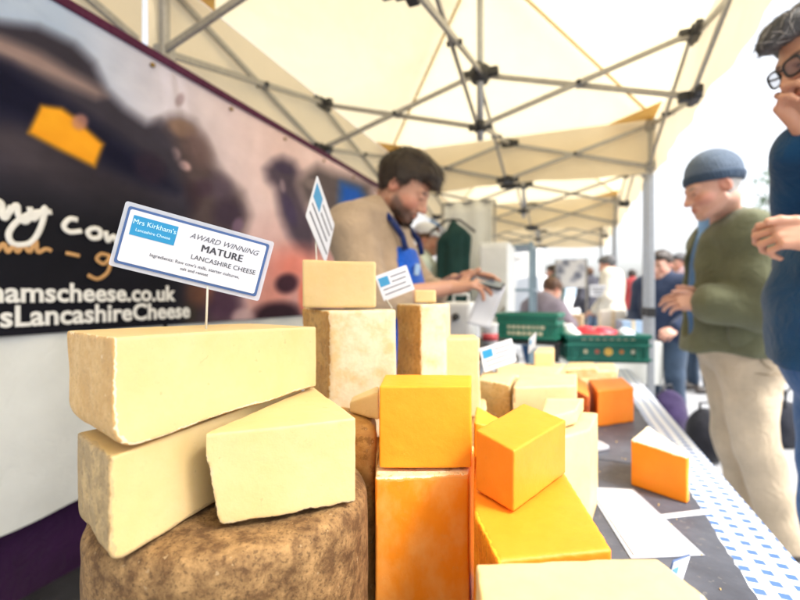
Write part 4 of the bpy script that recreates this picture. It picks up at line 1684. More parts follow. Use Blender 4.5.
# loose card on the slate
m = MB()
q = [P(x, y, 0.378 * FPX / (y - 297))[:2] for x, y in ((590, 489), (632, 491), (698, 553), (634, 556))]
cx, cy = np.mean(q, 0)
m.slab([(a - cx, b - cy) for a, b in q][::-1], 0.001, 0.0022)
root = thing('white_card', 'blank white laminated card lying flat on the slate', 'card', (cx, cy, TS))
m.build('card', M_CARD, root)
m = MB()
m.slab([((a - cx) * 1.14, (b - cy) * 1.07) for a, b in q][::-1], 0.0003, 0.0009)
m.build('laminate', simple('grey_film', (0.34, 0.37, 0.43, 1), .2), root)
m = MB()
q = [P(x, y, 0.378 * FPX / (y - 297))[:2] for x, y in ((655, 516), (712, 509), (714, 514), (658, 520))]
cx, cy = np.mean(q, 0)
m.slab([(a - cx, b - cy) for a, b in q][::-1], 0.0005, 0.0016)
o = m.build('paper_slip', M_CARD, loc=(cx, cy, TS))
tag(o, 'narrow white paper slip under the orange wedge with white rind', 'paper')
m = MB()
rr = random.Random(4)
pts = [(0.05 * math.cos(a) * rr.uniform(.7, 1.2), 0.035 * math.sin(a) * rr.uniform(.7, 1.2)) for a in np.linspace(0, 6.28, 10)[:-1]]
m.slab(pts, 0, 0.012)
p_ = P(588, 447, 0.378 * FPX / 150)
o = m.build('crumpled_wrap', M_LAM, bevel=0.004, loc=(p_[0], p_[1], TS + .001))
tag(o, 'scrap of clear wrap on the slate behind the white card', 'wrap')

m = MB()
rr = random.Random(12)
for i in range(60):
    s_ = rr.uniform(.42, 1.9)
    p_ = rr.uniform(-.02, .20)
    q = S(p_, s_, TS)
    r = rr.uniform(.0006, .0017)
    R_ = Euler((rr.uniform(0, 6), rr.uniform(0, 6), rr.uniform(0, 6))).to_matrix()
    m.box((q[0], q[1], q[2] + r * .8), (r * 2, r * 1.5, r * 1.2), R_)
o = m.build('cheese_crumbs', simple('crumb', (0.72, 0.52, 0.22, 1), .7))
tag(o, 'scattered cheese crumbs on the slate boards', 'crumbs', None, 'stuff')
# ------------------------------------------------------------------ crates
def m_crate(name, c):
    return simple(name, c, 0.42, 0.12, 15, 0.1, 0.003)


M_CRATE = m_crate('green_crate_plastic', (0.012, 0.165, 0.11, 1))
M_CRATE2 = m_crate('darker_green_crate_plastic', (0.010, 0.145, 0.11, 1))
M_CRMARK = simple('cream_marking', (0.62, 0.60, 0.42, 1), 0.5)


def crate(label, loc, rz, w, d, h, mat, marks):
    root = thing('plastic_crate', label, 'crate', loc, rz, 'green plastic crates')
    m = MB()
    t = 0.012
    m.box((0, 0, 0.006), (w, d, 0.012))
    for sx in (-1, 1):
        m.box((sx * (w / 2 - t / 2), 0, h / 2), (t, d - 2 * t, h))
    for sy in (-1, 1):
        m.box((0, sy * (d / 2 - t / 2), h / 2), (w, t, h))
    walls = m
    r = MB()
    for z in (h - 0.012, h * 0.62, 0.02):
        hh = 0.024 if z > h * .7 else 0.012
        for sx in (-1, 1):
            r.box((sx * (w / 2 + 0.006), 0, z), (0.012, d + 0.024, hh))
        for sy in (-1, 1):
            r.box((0, sy * (d / 2 + 0.006), z), (w - 0.002, 0.012, hh))
    r.build('rim', mat, root, bevel=0.003)
    rb = walls
    for i in range(9):
        x = -w / 2 + (i + .5) * w / 9
        if 2 <= i <= 6 and marks:
            continue
        for sy in (-1, 1):
            rb.box((x, sy * (d / 2 + 0.004), h * 0.32), (0.008, 0.008, h * 0.5))
    for i in range(6):
        y = -d / 2 + (i + .5) * d / 6
        for sx in (-1, 1):
            rb.box((sx * (w / 2 + 0.004), y, h * 0.32), (0.008, 0.008, h * 0.5))
    rb.build('walls', mat, root, bevel=0.003)
    hd = MB()
    for sx in (-1, 1):
        hd.box((sx * (w / 2 + 0.0005), 0, h * 0.80), (0.003, 0.12, 0.03))
    hd.build('hand_slot', M_DARK, root, bevel=0.001)
    mk = MB()
    y = -d / 2 - 0.0012
    if marks == 1:
        rr = random.Random(3)
        for row in (0.50, 0.27):
            x = -w * 0.30
            while x < w * 0.28:
                ww = rr.uniform(0.014, 0.03)
                mk.box((x + ww / 2, y, h * row), (ww, 0.003, h * 0.13))
                x += ww + 0.008
        mk.build('marking', M_CRMARK, root)
    elif marks == 2:
        for x, c in ((-.28, (0.5, 0.45, 0.3, 1)), (-.14, (0.45, 0.12, 0.08, 1)), (.16, (0.5, 0.2, 0.06, 1)), (.30, (0.5, 0.5, 0.4, 1))):
            k = MB()
            k.tube([(x * w, y + .001, h * .40), (x * w, y - .002, h * .40)], 0.013, 14)
            k.build('emblem', simple('emblem_print', c, 0.5), root)
        k = MB()
        k.tube([(0, y + .001, h * .40), (0, y - .002, h * .40)], 0.024, 20)
        k.build('emblem', simple('yellow_emblem_print', (0.75, 0.48, 0.10, 1), 0.5), root)
        for i in range(8):
            mk.box((-w * .3 + i * w * .085, y, h * .84), (w * .05, 0.003, 0.01))
        mk.build('marking', M_CRMARK, root)
    return root


# dark stand carrying the upper crate
def at(px, py, d):
    return P(px, py, d)


c2 = at(607, 357, 2.55)
crate('larger dark green crate with a yellow emblem at the far end of the table', (c2[0], c2[1] + .10, TZ + .004), math.radians(-6), .455, .30, .165, M_CRATE2, 2)
c1 = at(537, 341, 2.60)
CR1Z = c1[2]
crate('smaller green crate with cream lettering, raised on a black stand', (c1[0], c1[1] + .14, CR1Z), math.radians(-28), .36, .28, .165, M_CRATE, 1)
root = thing('low_stand', 'black stand on the table under the green crate with cream lettering', 'stand', (c1[0], c1[1] + .14, TZ + .004), math.radians(-28))
hgt = CR1Z - TZ - .006
m = MB()
m.box((0, 0, hgt - .01), (.40, .31, .018))
m.build('shelf', M_BLACKP, root, bevel=.003)
for sx in (-1, 1):
    for sy in (-1, 1):
        m = MB()
        m.box((sx * .18, sy * .135, (hgt - .02) / 2), (.03, .03, hgt - .02))
        m.build('leg', M_BLACKP, root, bevel=.003)

# packets in and on the big crate
pk = [(-.16, 'crumpled white paper packet at the left end of the larger crate', (0.78, 0.78, 0.78, 1)), (-.05, 'red and white packet lying left of the other red packet in the larger crate', (0.62, 0.03, 0.05, 1)),
      (.06, 'red packet beside the pale blue one in the larger crate', (0.60, 0.02, 0.05, 1)), (.16, 'pale blue packet at the right end of the larger crate', (0.55, 0.66, 0.75, 1))]
for i, (dx, lb, cc) in enumerate(pk):
    F = Field((-.075, -.1, -.05), (.075, .1, .07), .008)
    F.ell((0, 0, 0), (.055, .10, .042), None, .01)
    F.ell((.01, .03, .02), (.04, .05, .035), None, .02)
    def fn(A, X, Y, Z, i=i):
        return A + .008 * wob(X, Y, Z, 45, 40 + i)
    F.whole(fn)
    V, Fc = F.mesh()
    o = link('packet', mesh_np('packet', V, Fc), simple('packet_film', cc, 0.35, 0.15, 25), loc=(c2[0] + dx, c2[1] + .12 - dx * .1, TZ + .150))
    o.rotation_euler = (0, 0, i * .9)
    tag(o, lb, 'packet', 'packets in the larger crate')

# ------------------------------------------------------------------ back of the stall, left of the crates
root = thing('water_container', 'white plastic water container with a black tap behind the server\'s hands', 'container', tuple(at(461, 341, 2.3)), SA)
m = MB()
m.box((0, 0, .11), (.15, .20, .20))
m.build('tank', M_WHITEP, root, bevel=.02)
m = MB()
m.tube([(0.0, -.10, .135), (0.0, -.125, .135)], .017, 14)
m.tube([(0.0, -.12, .135), (0.0, -.14, .12)], .009, 10)
m.build('tap', M_BLACKP, root, True)
m = MB()
m.tube([(-.04, 0, .21), (-.04, 0, .25), (.04, 0, .25), (.04, 0, .21)], .008, 8)
m.build('handle', M_WHITEP, root, True)
k = at(468, 352, 2.3)
root = thing('side_table', 'black topped side table behind the stall carrying the water container', 'table', (k[0], k[1], 0), SA)
zt = float(at(461, 341, 2.3)[2])
m = MB()
m.box((0, 0, zt - .018), (.36, .50, .032))
m.build('table_top', M_BLACKP, root, bevel=.004)
for sx in (-1, 1):
    for sy in (-1, 1):
        m = MB()
        m.box((sx * .15, sy * .21, (zt - .034) / 2), (.03, .03, zt - .034))
        m.build('leg', M_ALU, root, bevel=.003)
root = thing('tub', 'small clear tub with a red label beside the white ticket', 'tub', (float(at(494, 0, 2.05)[0]), 2.14, zt), 0)
m = MB()
m.lathe([(.030, 0), (.036, .004), (.038, .09), (.040, .095), (.040, .105), (.030, .108)], n=20)
m.build('pot', M_WHITEP, root, True)
m = MB()
m.lathe([(.0380, .02), (.0384, .02), (.0392, .055), (.0385, .055)], n=20)
m.build('label', simple('red_label', (0.60, 0.08, 0.09, 1), .4), root, True)

k = at(498, 340, 3.4)
root = thing('white_cabinet', 'tall white cabinet standing behind the server\'s hands', 'cabinet', (k[0], k[1], 0), SA)
m = MB()
m.box((0, 0, .80), (.22, .40, 1.5))
m.build('body', M_WHITEP, root, bevel=.015)
m = MB()
m.box((.0, -.207, .84), (.20, .012, 1.36))
m.build('door', M_WHITEP, root, bevel=.006)
m = MB()
m.box((.075, -.222, .95), (.015, .018, .24))
m.build('handle', M_ALU, root, bevel=.004)
m = MB()
m.box((0, 0, .025), (.20, .36, .05))
m.build('plinth', M_DARK, root)
k = at(520, 340, 3.8)
root = thing('steel_rack', 'blue grey metal rack between the white cabinet and the green crate', 'rack', (k[0], k[1], 0), SA)
M_RACK = simple('grey_blue_metal', (0.22, 0.30, 0.36, 1), .4, metal=.3)
for sx in (-1, 1):
    for sy in (-1, 1):
        m = MB()
        m.box((sx * .11, sy * .2, .80), (.035, .035, 1.60))
        m.build('post', M_RACK, root, bevel=.004)
for z in (.3, .75, 1.2, 1.57):
    m = MB()
    m.box((0, 0, z), (.24, .44, .02))
    m.build('shelf', M_RACK, root, bevel=.003)

# dark green coat hung from a pole of the gazebo beyond
k = at(453, 260, 3.3)
root = thing('clothes_stand', 'thin black clothes stand behind the server', 'stand', (k[0], k[1], 0), 0)
m = MB()
m.tube([(0, 0, .02), (0, 0, 1.74)], .014, 10)
m.build('pole', M_BLACKP, root, True)
m = MB()
m.tube([(-.17, 0, 1.64), (-.05, 0, 1.73), (.05, 0, 1.73), (.17, 0, 1.64)], .010, 8)
m.build('cross_bar', M_BLACKP, root, True)
for a in (0, 2.1, 4.2):
    m = MB()
    m.tube([(0, 0, .10), (.26 * math.cos(a), .26 * math.sin(a), .012)], .012, 8)
    m.build('foot', M_BLACKP, root, True)
F = Field((-.20, -.10, .75), (.20, .10, 1.78), .010)
F.cone((-.07, 0, 1.58), (.07, 0, 1.62), .045, .045, .03)
F.ell((0, 0, 1.40), (.085, .05, .32), None, .05)
F.ell((0, 0, 1.15), (.08, .05, .26), None, .05)
F.cone((-.10, 0, 1.55), (-.115, 0, 1.02), .04, .03, .02)
F.cone((.10, 0, 1.59), (.10, 0, 1.05), .04, .03, .02)
wrinkle(F, .011, 30, 5, (1, 1, .25))
V, Fc = F.mesh()
o = link('hanging_coat', mesh_np('hanging_coat', V, Fc), fabric('dark_green_cloth', (0.012, 0.045, 0.040, 1)), loc=(k[0], k[1] - .02, 0))
tag(o, 'dark green coat hanging behind the server\'s chest', 'coat')
k = at(468, 250, 3.9)
root = thing('hanging_sheet', 'white hanging sheet behind the server\'s phone', 'sheet', (k[0], k[1], 0), SA)
m = MB()
m.grid(lambda u, v: (-.22 + .44 * u, .014 * math.sin(u * 16 + v), 2.0 - 1.1 * v), 40, 10)
o = m.build('sheet', M_WHITESHEET, root, True)
o.modifiers.new('thick', 'SOLIDIFY').thickness = .003
m = MB()
m.tube([(-.24, 0, 2.0), (.24, 0, 2.0)], .010, 8)
m.build('rail', M_ALU, root, True)
for sx in (-1, 1):
    m = MB()
    m.tube([(sx * .24, 0, 0), (sx * .24, 0, 2.0)], .012, 8)
    m.build('post', M_ALU, root, True)

# ------------------------------------------------------------------ farther along the street
M_RENDER = simple('pale_render', (0.72, 0.70, 0.66, 1), .85, .06, 1.2, .15, .01)
M_STONE = simple('pale_stone', (0.55, 0.54, 0.52, 1), .8, .08, 2.0)
M_GLASS = simple('window_glass', (0.10, 0.14, 0.18, 1), .08, .2, 2.0)
M_FRAME = simple('white_frame', (0.75, 0.75, 0.74, 1), .5)


def building(label, loc, rz, w, d, h, cols, rows, mat, shop=True, group='pale shop buildings'):
    root = thing('shop_building', label, 'building', (loc[0], loc[1], 0), rz, group)
    m = MB()
    m.box((0, d / 2, h / 2), (w, d, h))
    m.build('wall', mat, root)
    m = MB()
    m.box((0, d / 2, h + .12), (w + .4, d + .4, .24))
    m.box((0, -.04, h - .35), (w + .1, .16, .18))
    m.build('roof', M_STONE, root, bevel=.02)
    for r in range(rows):
        z = 4.3 + r * 2.9
        for c in range(cols):
            x = -w / 2 + (c + .5) * w / cols
            f = MB()
            f.box((x, -.03, z), (1.15, .10, 1.75))
            fo = f.build('window', M_FRAME, root, bevel=.01)
            g = MB()
            for sx in (-1, 1):
                g.box((x + sx * .26, -.085, z), (.46, .012, 1.55))
            g.build('pane', M_GLASS, fo)
            s = MB()
            s.box((x, -.10, z - .93), (1.35, .24, .09))
            s.build('sill', M_STONE, fo, bevel=.01)
    if shop:
        n = max(2, cols // 2)
        for c in range(n):
            x = -w / 2 + (c + .5) * w / n
            f = MB()
            f.box((x, -.05, 1.35), (w / n * .82, .16, 2.3))
            fo = f.build('shop_window', M_FRAME, root, bevel=.01)
            g = MB()
            for k in range(3):
                g.box((x + (k - 1) * w / n * .255, -.14, 1.4), (w / n * .235, .012, 1.9))
            g.build('pane', simple('shop_glass', (0.35, 0.40, 0.44, 1), .1, .2, 1.0), fo)
            fa = MB()
            fa.box((x, -.10, 2.85), (w / n * .88, .22, .42))
            fa.build('fascia', M_RENDER, root, bevel=.01)
    return root


k = S(-7.2, 17.0)
building('pale rendered building closing the far end of the stall row', k, SA, 12, 6, 5.6, 5, 1, M_RENDER)

# patterned board seen beneath the far canopy
k = at(571, 300, 6.6)
root = thing('picture_board', 'grey and white patterned picture board standing under the far gazebo', 'board', (k[0], k[1], 0), SA)
t = NT('grey_pattern_print')
v = t.n('ShaderNodeTexVoronoi')
v.inputs['Scale'].default_value = 7.0
t.l(t.coord(), v.inputs['Vector'])
t.base(t.ramp(t.math('ADD', t.math('MULTIPLY', v.outputs['Distance'], .7), t.math('MULTIPLY', t.noise(9.0), .5)), [(0.40, (0.16, 0.18, 0.24)), (0.55, (0.40, 0.42, 0.50)), (0.68, (0.7, 0.71, 0.74))]))
m = MB()
m.box((0, 0, 1.50), (.42, .02, .44))
m.build('print', t.m, root)
m = MB()
for sx in (-1, 1):
    m.box((sx * .22, 0, .86), (.025, .03, 1.72))
m.build('frame', M_ALU, root, bevel=.003)
m = MB()
for sx in (-1, 1):
    m.box((sx * .22, 0, .012), (.04, .40, .024))
m.build('foot', M_ALU, root, bevel=.003)

# white van parked beyond
def van():
    k = at(578, 300, 11.5)
    root = thing('parked_van', 'white van parked at the end of the stall row with its windscreen towards us', 'van', (k[0], k[1], 0), math.radians(-4))
    prof = [(-.0, .35), (-.0, .75), (.12, .95), (.55, 1.08), (1.15, 1.72), (1.5, 1.80), (4.4, 1.82), (4.45, .35)]
    hw_ = .82
    m = MB()
    n = len(prof)
    vs = [(-hw_ * (1 if z < 1.1 else .9), y, z) for y, z in prof] + [(hw_ * (1 if z < 1.1 else .9), y, z) for y, z in prof]
    fs = [list(range(n)), list(range(n, 2 * n))[::-1]]
    for i in range(n):
        j = (i + 1) % n
        fs.append([i, n + i, n + j, j])
    m.add(vs, fs)
    m.build('body', simple('white_paint', (0.80, 0.80, 0.80, 1), .25), root, bevel=.05)
    m = MB()
    a, b = Vector((0, .60, 1.135)), Vector((0, 1.10, 1.665))
    nn = Vector((0, -.73, .68)) * .012
    vs = [a + Vector((-.68, 0, 0)) + nn, a + Vector((.68, 0, 0)) + nn, b + Vector((.62, 0, 0)) + nn, b + Vector((-.62, 0, 0)) + nn]
    m.add(vs + [x - nn * .6 for x in vs], [(0, 1, 2, 3), (7, 6, 5, 4), (0, 4, 5, 1), (1, 5, 6, 2), (2, 6, 7, 3), (3, 7, 4, 0)])
    m.build('windscreen', simple('windscreen_glass', (0.30, 0.38, 0.46, 1), .08), root)
    for sx in (-1, 1):
        m = MB()
        m.box((sx * .62, .02, .76), (.26, .10, .14))
        m.build('headlight', simple('lamp_glass', (0.6, 0.62, 0.65, 1), .1), root, bevel=.02)
        for y in (.75, 3.6):
            m = MB()
            m.tube([(sx * .68, y, .32), (sx * .85, y, .32)], .32, 20)
            w = m.build('wheel', M_DARK, root, bevel=.02)
            m = MB()
            m.tube([(sx * .845, y, .32), (sx * .862, y, .32)], .18, 16)
            m.build('rim', M_ALU, w)
    m = MB()
    m.box((0, -.02, .48), (1.5, .10, .16))
    m.build('bumper', M_DARK, root, bevel=.03)


van()

# a far tree, its upper crown just showing behind the shoppers
def tree(px, d, h):
    k = at(px, 300, d)
    root = thing('street_tree', 'thin leafed street tree far behind the man in the knitted hat', 'tree', (k[0], k[1], 0))
    rr = random.Random(9)
    m = MB()
    m.tube([(0, 0, 0), (.03, 0, h * .3), (-.02, .03, h * .6), (.02, 0, h * .9)], [.11, .09, .06, .02], 9)
    for i in range(9):
        a = rr.uniform(0, 6.28)
        z = h * rr.uniform(.4, .8)
        L = h * rr.uniform(.15, .28)
        m.tube([(0, 0, z), (L * .5 * math.cos(a), L * .5 * math.sin(a), z + L * .35), (L * math.cos(a), L * math.sin(a), z + L * .9)], [.035, .022, .008], 6)
    m.build('trunk', simple('bark', (0.10, 0.075, 0.05, 1), .9, .3, 12), root, True)
    m = MB()
    cl = [(rr.gauss(0, h * .13), rr.gauss(0, h * .13), h * rr.uniform(.5, 1.0)) for _ in range(40)]
    for i in range(2600):
        c = cl[i % 40]
        p = Vector((c[0] + rr.gauss(0, .16), c[1] + rr.gauss(0, .16), c[2] + rr.gauss(0, .14)))
        q = Euler((rr.uniform(0, 6), rr.uniform(0, 6), rr.uniform(0, 6))).to_matrix()
        s = rr.uniform(.04, .08)
        m.add([p + q @ Vector(v) * s for v in ((-1, 0, 0), (0, -.5, .1), (1, 0, 0), (0, .5, .1))], [(0, 1, 2, 3)])
    m.build('crown', simple('leaf', (0.07, 0.14, 0.05, 1), .6, .35, 3), root)


tree(772, 17, 6.2)

# dark bag and pushchair-like bundle on the ground behind the legs
k = at(785, 445, 3.3)
root = thing('shopping_bag', 'dark shopping bag standing on the paving behind the shoppers', 'bag', (k[0], k[1], 0), .3)
F = Field((-.2, -.14, 0), (.2, .14, .40), .012)
F.ell((0, 0, .16), (.17, .11, .18), None, .03)
F.ell((0, 0, .08), (.16, .10, .10), None, .03)
wrinkle(F, .010, 20, 7)
F.whole(lambda A, X, Y, Z: smax(A, .004 - Z + 0 * A, .01))
V, Fc = F.mesh()
link('bag', mesh_np('bag', V, Fc), fabric('dark_bag_cloth', (0.02, 0.022, 0.032, 1)), root)
for sy in (-1, 1):
    m = MB()
    m.tube([(-.08, sy * .04, .30), (-.07, sy * .05, .42), (0, sy * .05, .47), (.07, sy * .05, .42), (.08, sy * .04, .30)], .009, 8)
    m.build('handle', M_DARK, root, True)

# second stall table beyond the leg, with dark produce boxes
k = S(.22, 4.5)
root = thing('far_table', 'white clothed table beyond the green crates under the next gazebo', 'table', (k[0], k[1], 0), SA)
m = MB()
m.grid(lambda u, v: (-.5 + u, -.45 + .9 * v, .76 + .003 * math.sin(u * 20)), 20, 12)
for (a, b) in (((-.5, -.45), (.5, -.45)), ((.5, -.45), (.5, .45)), ((-.5, .45), (-.5, -.45))):
    m.grid(lambda u, v, a=a, b=b: (a[0] + (b[0] - a[0]) * u + .012 * math.sin(u * 25) * v, a[1] + (b[1] - a[1]) * u - .012 * math.cos(u * 21) * v, .76 - .34 * v), 40, 8)
m.build('cloth', M_WHITESHEET, root, True)
m = MB()
m.box((0, 0, .735), (.96, .86, .03))
m.build('table_top', M_ALU, root)
for sx in (-1, 1):
    for sy in (-1, 1):
        m = MB()
        m.box((sx * .42, sy * .38, .36), (.035, .035, .72))
        m.build('leg', M_ALU, root)

for (px, d, lb, cc, wd) in ((668, 3.6, 'dark purple bag under the white clothed table behind the gazebo leg', lin(52, 40, 74), .16), (706, 3.0, 'small black rucksack on the paving left of the man in the olive coat', (0.02, 0.02, 0.026, 1), .13)):
    k = at(px, 400, d)
    F = Field((-.22, -.16, 0), (.22, .16, .44), .013)
    F.ell((0, 0, .17), (wd, .11, .19), None, .03)
    F.ell((0, 0, .09), (wd, .11, .10), None, .03)
    F.ell((0, -.09, .13), (wd * .7, .05, .10), None, .02)
    wrinkle(F, .009, 20, int(px))
    F.whole(lambda A, X, Y, Z: smax(A, .004 - Z + 0 * A, .01))
    V, Fc = F.mesh()
    root = thing('bag', lb, 'bag', (k[0], k[1], 0), .2)
    link('pouch', mesh_np('pouch', V, Fc), fabric('bag_cloth', cc), root)
    m = MB()
    m.tube([(-.05, 0, .33), (-.04, .01, .40), (.04, .01, .40), (.05, 0, .33)], .010, 8)
    m.build('handle', M_DARK, root, True)

# stock on the far table and boxes stacked behind it
stock = [(-.30, -.20, .22, .18, .12, (0.70, 0.70, 0.68, 1), 'white carton at the near left of the far table'), (.02, -.15, .26, .20, .09, (0.60, 0.12, 0.12, 1), 'low red carton on the far table'),
         (.30, -.10, .18, .22, .16, (0.30, 0.42, 0.60, 1), 'blue carton on the far table'), (-.20, .15, .24, .18, .20, (0.55, 0.42, 0.26, 1), 'brown carton at the back of the far table'),
         (.18, .20, .22, .16, .24, (0.68, 0.66, 0.60, 1), 'tall pale carton at the back of the far table')]
kk = S(.22, 4.5)
M_TAPE = simple('parcel_tape', (0.62, 0.52, 0.36, 1), .3)
for (px_, sy_, w, d, h, cc, lb) in stock:
    q = (kk[0] + WX * px_ + UX * sy_, kk[1] + WY * px_ + UY * sy_, .768)
    root = thing('carton', lb, 'carton', q, SA + px_ * .6, 'cartons on the far table')
    m = MB()
    m.box((0, 0, h / 2), (w, d, h))
    m.build('box', simple('card_' + lb.split()[0], cc, .7, .1, 8), root, bevel=.004)
    m = MB()
    m.box((0, 0, h / 2 + .0008), (w * .16, d + .003, h + .002))
    m.build('tape', M_TAPE, root)

# a stack of folding crates and a price board by the far gazebo
for i, lb in enumerate(('lowest black crate of the stack left of the steel rack', 'middle black crate of the stack left of the steel rack', 'top black crate of the stack left of the steel rack')):
    k = at(484, 330, 3.0)
    crate(lb, (k[0] + .01 * i, k[1], .002 + i * .245), SA + .05 * i, .40, .30, .235, M_DARK, 0)['group'] = 'black crates stacked behind the stall'
for px_, d, zz, lb in ((552, 5.0, 1.20, 'small white price board on a pole left of the picture board'), (598, 5.6, 1.22, 'small white price board on a pole right of the picture board')):
    k = at(px_, 300, d)
    root = thing('price_board', lb, 'price board', (k[0], k[1], 0), SA, 'price boards at the next stall')
    m = MB()
    m.box((0, 0, zz), (.20, .012, .15))
    m.build('board', M_CARD, root, bevel=.004)
    m = MB()
    for j in range(3):
        m.box((0, -.0075, zz + .035 - j * .035), (.15 - .03 * j, .002, .012))
    m.build('printed_line', M_INKPALE, root)
    m = MB()
    m.tube([(0, .012, .01), (0, .012, zz + .05)], .009, 8)
    m.build('pole', M_ALU, root, True)
    m = MB()
    m.lathe([(.10, 0), (.10, .012), (.02, .02)], n=16)
    m.build('foot', M_DARK, root, True)
# ------------------------------------------------------------------ the people
SKIN1 = (0.56, 0.30, 0.20)
SKIN2 = (0.60, 0.34, 0.25)


def to_local(loc, rz):
    c, s = math.cos(rz), math.sin(rz)

    def f(px, py, d):
        w = P(px, py, d)
        x, y = w[0] - loc[0], w[1] - loc[1]
        return (c * x + s * y, -s * x + c * y, w[2])
    return f


M_HAIR = simple('dark_brown_hair', (0.030, 0.017, 0.010, 1), .5, .35, 60, .5, .004)
M_HAIRG = simple('greying_hair', (0.07, 0.07, 0.075, 1), .55, .5, 80, .5, .004)
M_HAIRW = simple('grey_white_hair', (0.38, 0.36, 0.34, 1), .6, .3, 80, .5, .004)
M_HAIRB = simple('chestnut_hair', (0.10, 0.045, 0.02, 1), .5, .35, 60, .5, .004)
M_BEIGE = fabric('beige_knit', lin(170, 148, 124))
M_APRON = fabric('blue_apron', lin(22, 88, 190))
M_STRAP = fabric('navy_strap', lin(28, 44, 96))
M_JEANS = fabric('denim', lin(54, 92, 138))
M_OLIVE = fabric('olive_coat', lin(100, 102, 78))
M_CHINO = fabric('beige_chino', lin(190, 172, 146))
M_SHIRTB = fabric('light_blue_shirt', lin(128, 172, 222))
M_SCARF = fabric('blue_pullover', lin(42, 96, 150))
M_KNIT = fabric('grey_blue_knit', lin(96, 110, 128))
M_KNITD = fabric('dark_grey_blue_knit', lin(60, 76, 96))
M_TEAL = fabric('teal_fleece', lin(17, 62, 99))
M_TEALB = fabric('bright_teal_cuff', lin(10, 104, 158))
M_SHOE = simple('shoe_leather', (0.03, 0.022, 0.018, 1), .5)



def strands(hair, Hc, M, s, n, length, width, mat, flow, seed=1, lift=.25):
    """short tapered locks lying along the hair"""
    me = hair.data
    N = len(me.vertices)
    V = np.empty(N * 3, np.float32)
    me.vertices.foreach_get('co', V)
    V = V.reshape(-1, 3).astype(float)
    Nn = np.empty(N * 3, np.float32)
    me.vertices.foreach_get('normal', Nn)
    Nn = Nn.reshape(-1, 3).astype(float)
    r = np.random.RandomState(seed)
    m = MB()
    for i in r.randint(0, N, n):
        p, nn = V[i], Nn[i]
        if np.dot(p - Hc, nn) < 0.02:
            continue
        l = (M.T @ (p - Hc)) / s
        d = M @ np.array(flow(l), float)
        d = d + r.normal(0, .22, 3) * np.linalg.norm(d)
        d -= nn * (d @ nn)
        L = np.linalg.norm(d)
        if L < 1e-6:
            continue
        d /= L
        side = np.cross(d, nn)
        ln = length * r.uniform(.6, 1.3)
        pts = []
        for k in range(4):
            t = k / 3
            c = p + d * ln * t + nn * (.0008 + lift * ln * t * (1 - t) * .9 - .10 * ln * t * t * (r.uniform(-.6, 1.4)))
            wd = width * (1 - .8 * t)
            pts += [c - side * wd, c + side * wd]
        m.add(pts, [(0, 1, 3, 2), (2, 3, 5, 4), (4, 5, 7, 6)])
    return m.build('hair_strands', mat, hair, True)


# ---- the server
loc, rz = (-.10, 1.77), math.radians(-111.3)
V_ = to_local(loc, rz)
hdR = V_(474, 287, 1.60)
hdL = V_(470, 276, 1.70)
J = dict(pelvis=(0, -.02, .95), belly=(0, .045, 1.13), chest=(0, -.005, 1.29), neck=(0, .035, 1.475), head=(0, .125, 1.575),
         shR=(.185, -.015, 1.395), shL=(-.185, -.01, 1.395), elR=(.265, .10, 1.125), elL=(-.25, .14, 1.135),
         wrR=V_(452, 287, 1.62), wrL=V_(455, 280, 1.74))
root, J, M, Hc = human('bearded young server in a beige hoodie and blue apron looking down at a phone', loc, rz, J, 1.04, (34, 6, 0), 1.08, SKIN1, beard=True,
                       tint=(0.035, 0.02, 0.014), hres=.0036,
                       hands=dict(R=((-.10, .95, .16), (.35, -.1, 1), [(.30, .55, .35), (.4, .6, .4), (.5, .65, .4), (.6, .7, .4)], (.5, .8, .45)),
                                  L=((.12, .97, .10), (-.30, -.05, 1), FLAT, (.5, .8, .1))))
F = top_field(J, 1.10, .028, .80, (.30, .30), res=.009, collar=0, sl=.012)
F.cone(J['neck'] + (0.07, -.075, -.02), J['neck'] + (-.07, -.075, -.02), .055, .055, .04)
F.cone(J['neck'] + (0.09, .0, -.035), J['neck'] + (.05, -.08, .0), .035, .045, .03)
F.cone(J['neck'] + (-0.09, .0, -.035), J['neck'] + (-.05, -.08, .0), .035, .045, .03)
F.cone(J['neck'] + (0, .01, -.04), J['neck'] + (0, .10, .16), .062, .085, .015, 'sub')
wrinkle(F, .0095, 17, 12, (1, 1, 1.6))
garment('hoodie', root, F, M_BEIGE)
trousers(root, J, 1.1, M_JEANS)
shoes(root, J, M_SHOE)
# apron: a bib and skirt in front of the hoodie
F = top_field(J, 1.10, .039, .45, (0, 0), res=.009, sl=.0)
wrinkle(F, .003, 22, 33)


def bib(A, X, Y, Z):
    wdt = np.where(Z > 1.08, .105 + (1.33 - Z) * .22, .20) + 0 * A
    inner = A + .012
    a = smax(A, np.abs(X) - wdt, .01)
    a = smax(a, .03 - Y + 0 * A, .01)
    a = smax(a, Z - 1.335 + 0 * A, .008)
    return smax(a, -inner, .003)


F.whole(bib)
garment('apron', root, F, M_APRON)
m = MB()
for sx in (-1, 1):
    pts = [(sx * .095, .168, 1.318), (sx * .10, .156, 1.37), (sx * .098, .112, 1.43), (sx * .085, .055, 1.492), (sx * .066, -.02, 1.525), (sx * .03, -.062, 1.53), (0, -.068, 1.53)]
    for a, b in zip(pts[:-1], pts[1:]):
        m.tube([a, b], .0125, 8)
m.build('neck_strap', M_STRAP, root, True)
m = MB()
m.box((.045, .196, 1.245), (.05, .006, .045), Matrix.Rotation(math.radians(-8), 3, 'X'))
m.build('badge', simple('badge_print', (0.35, 0.55, 0.8, 1), .4), root, bevel=.002)


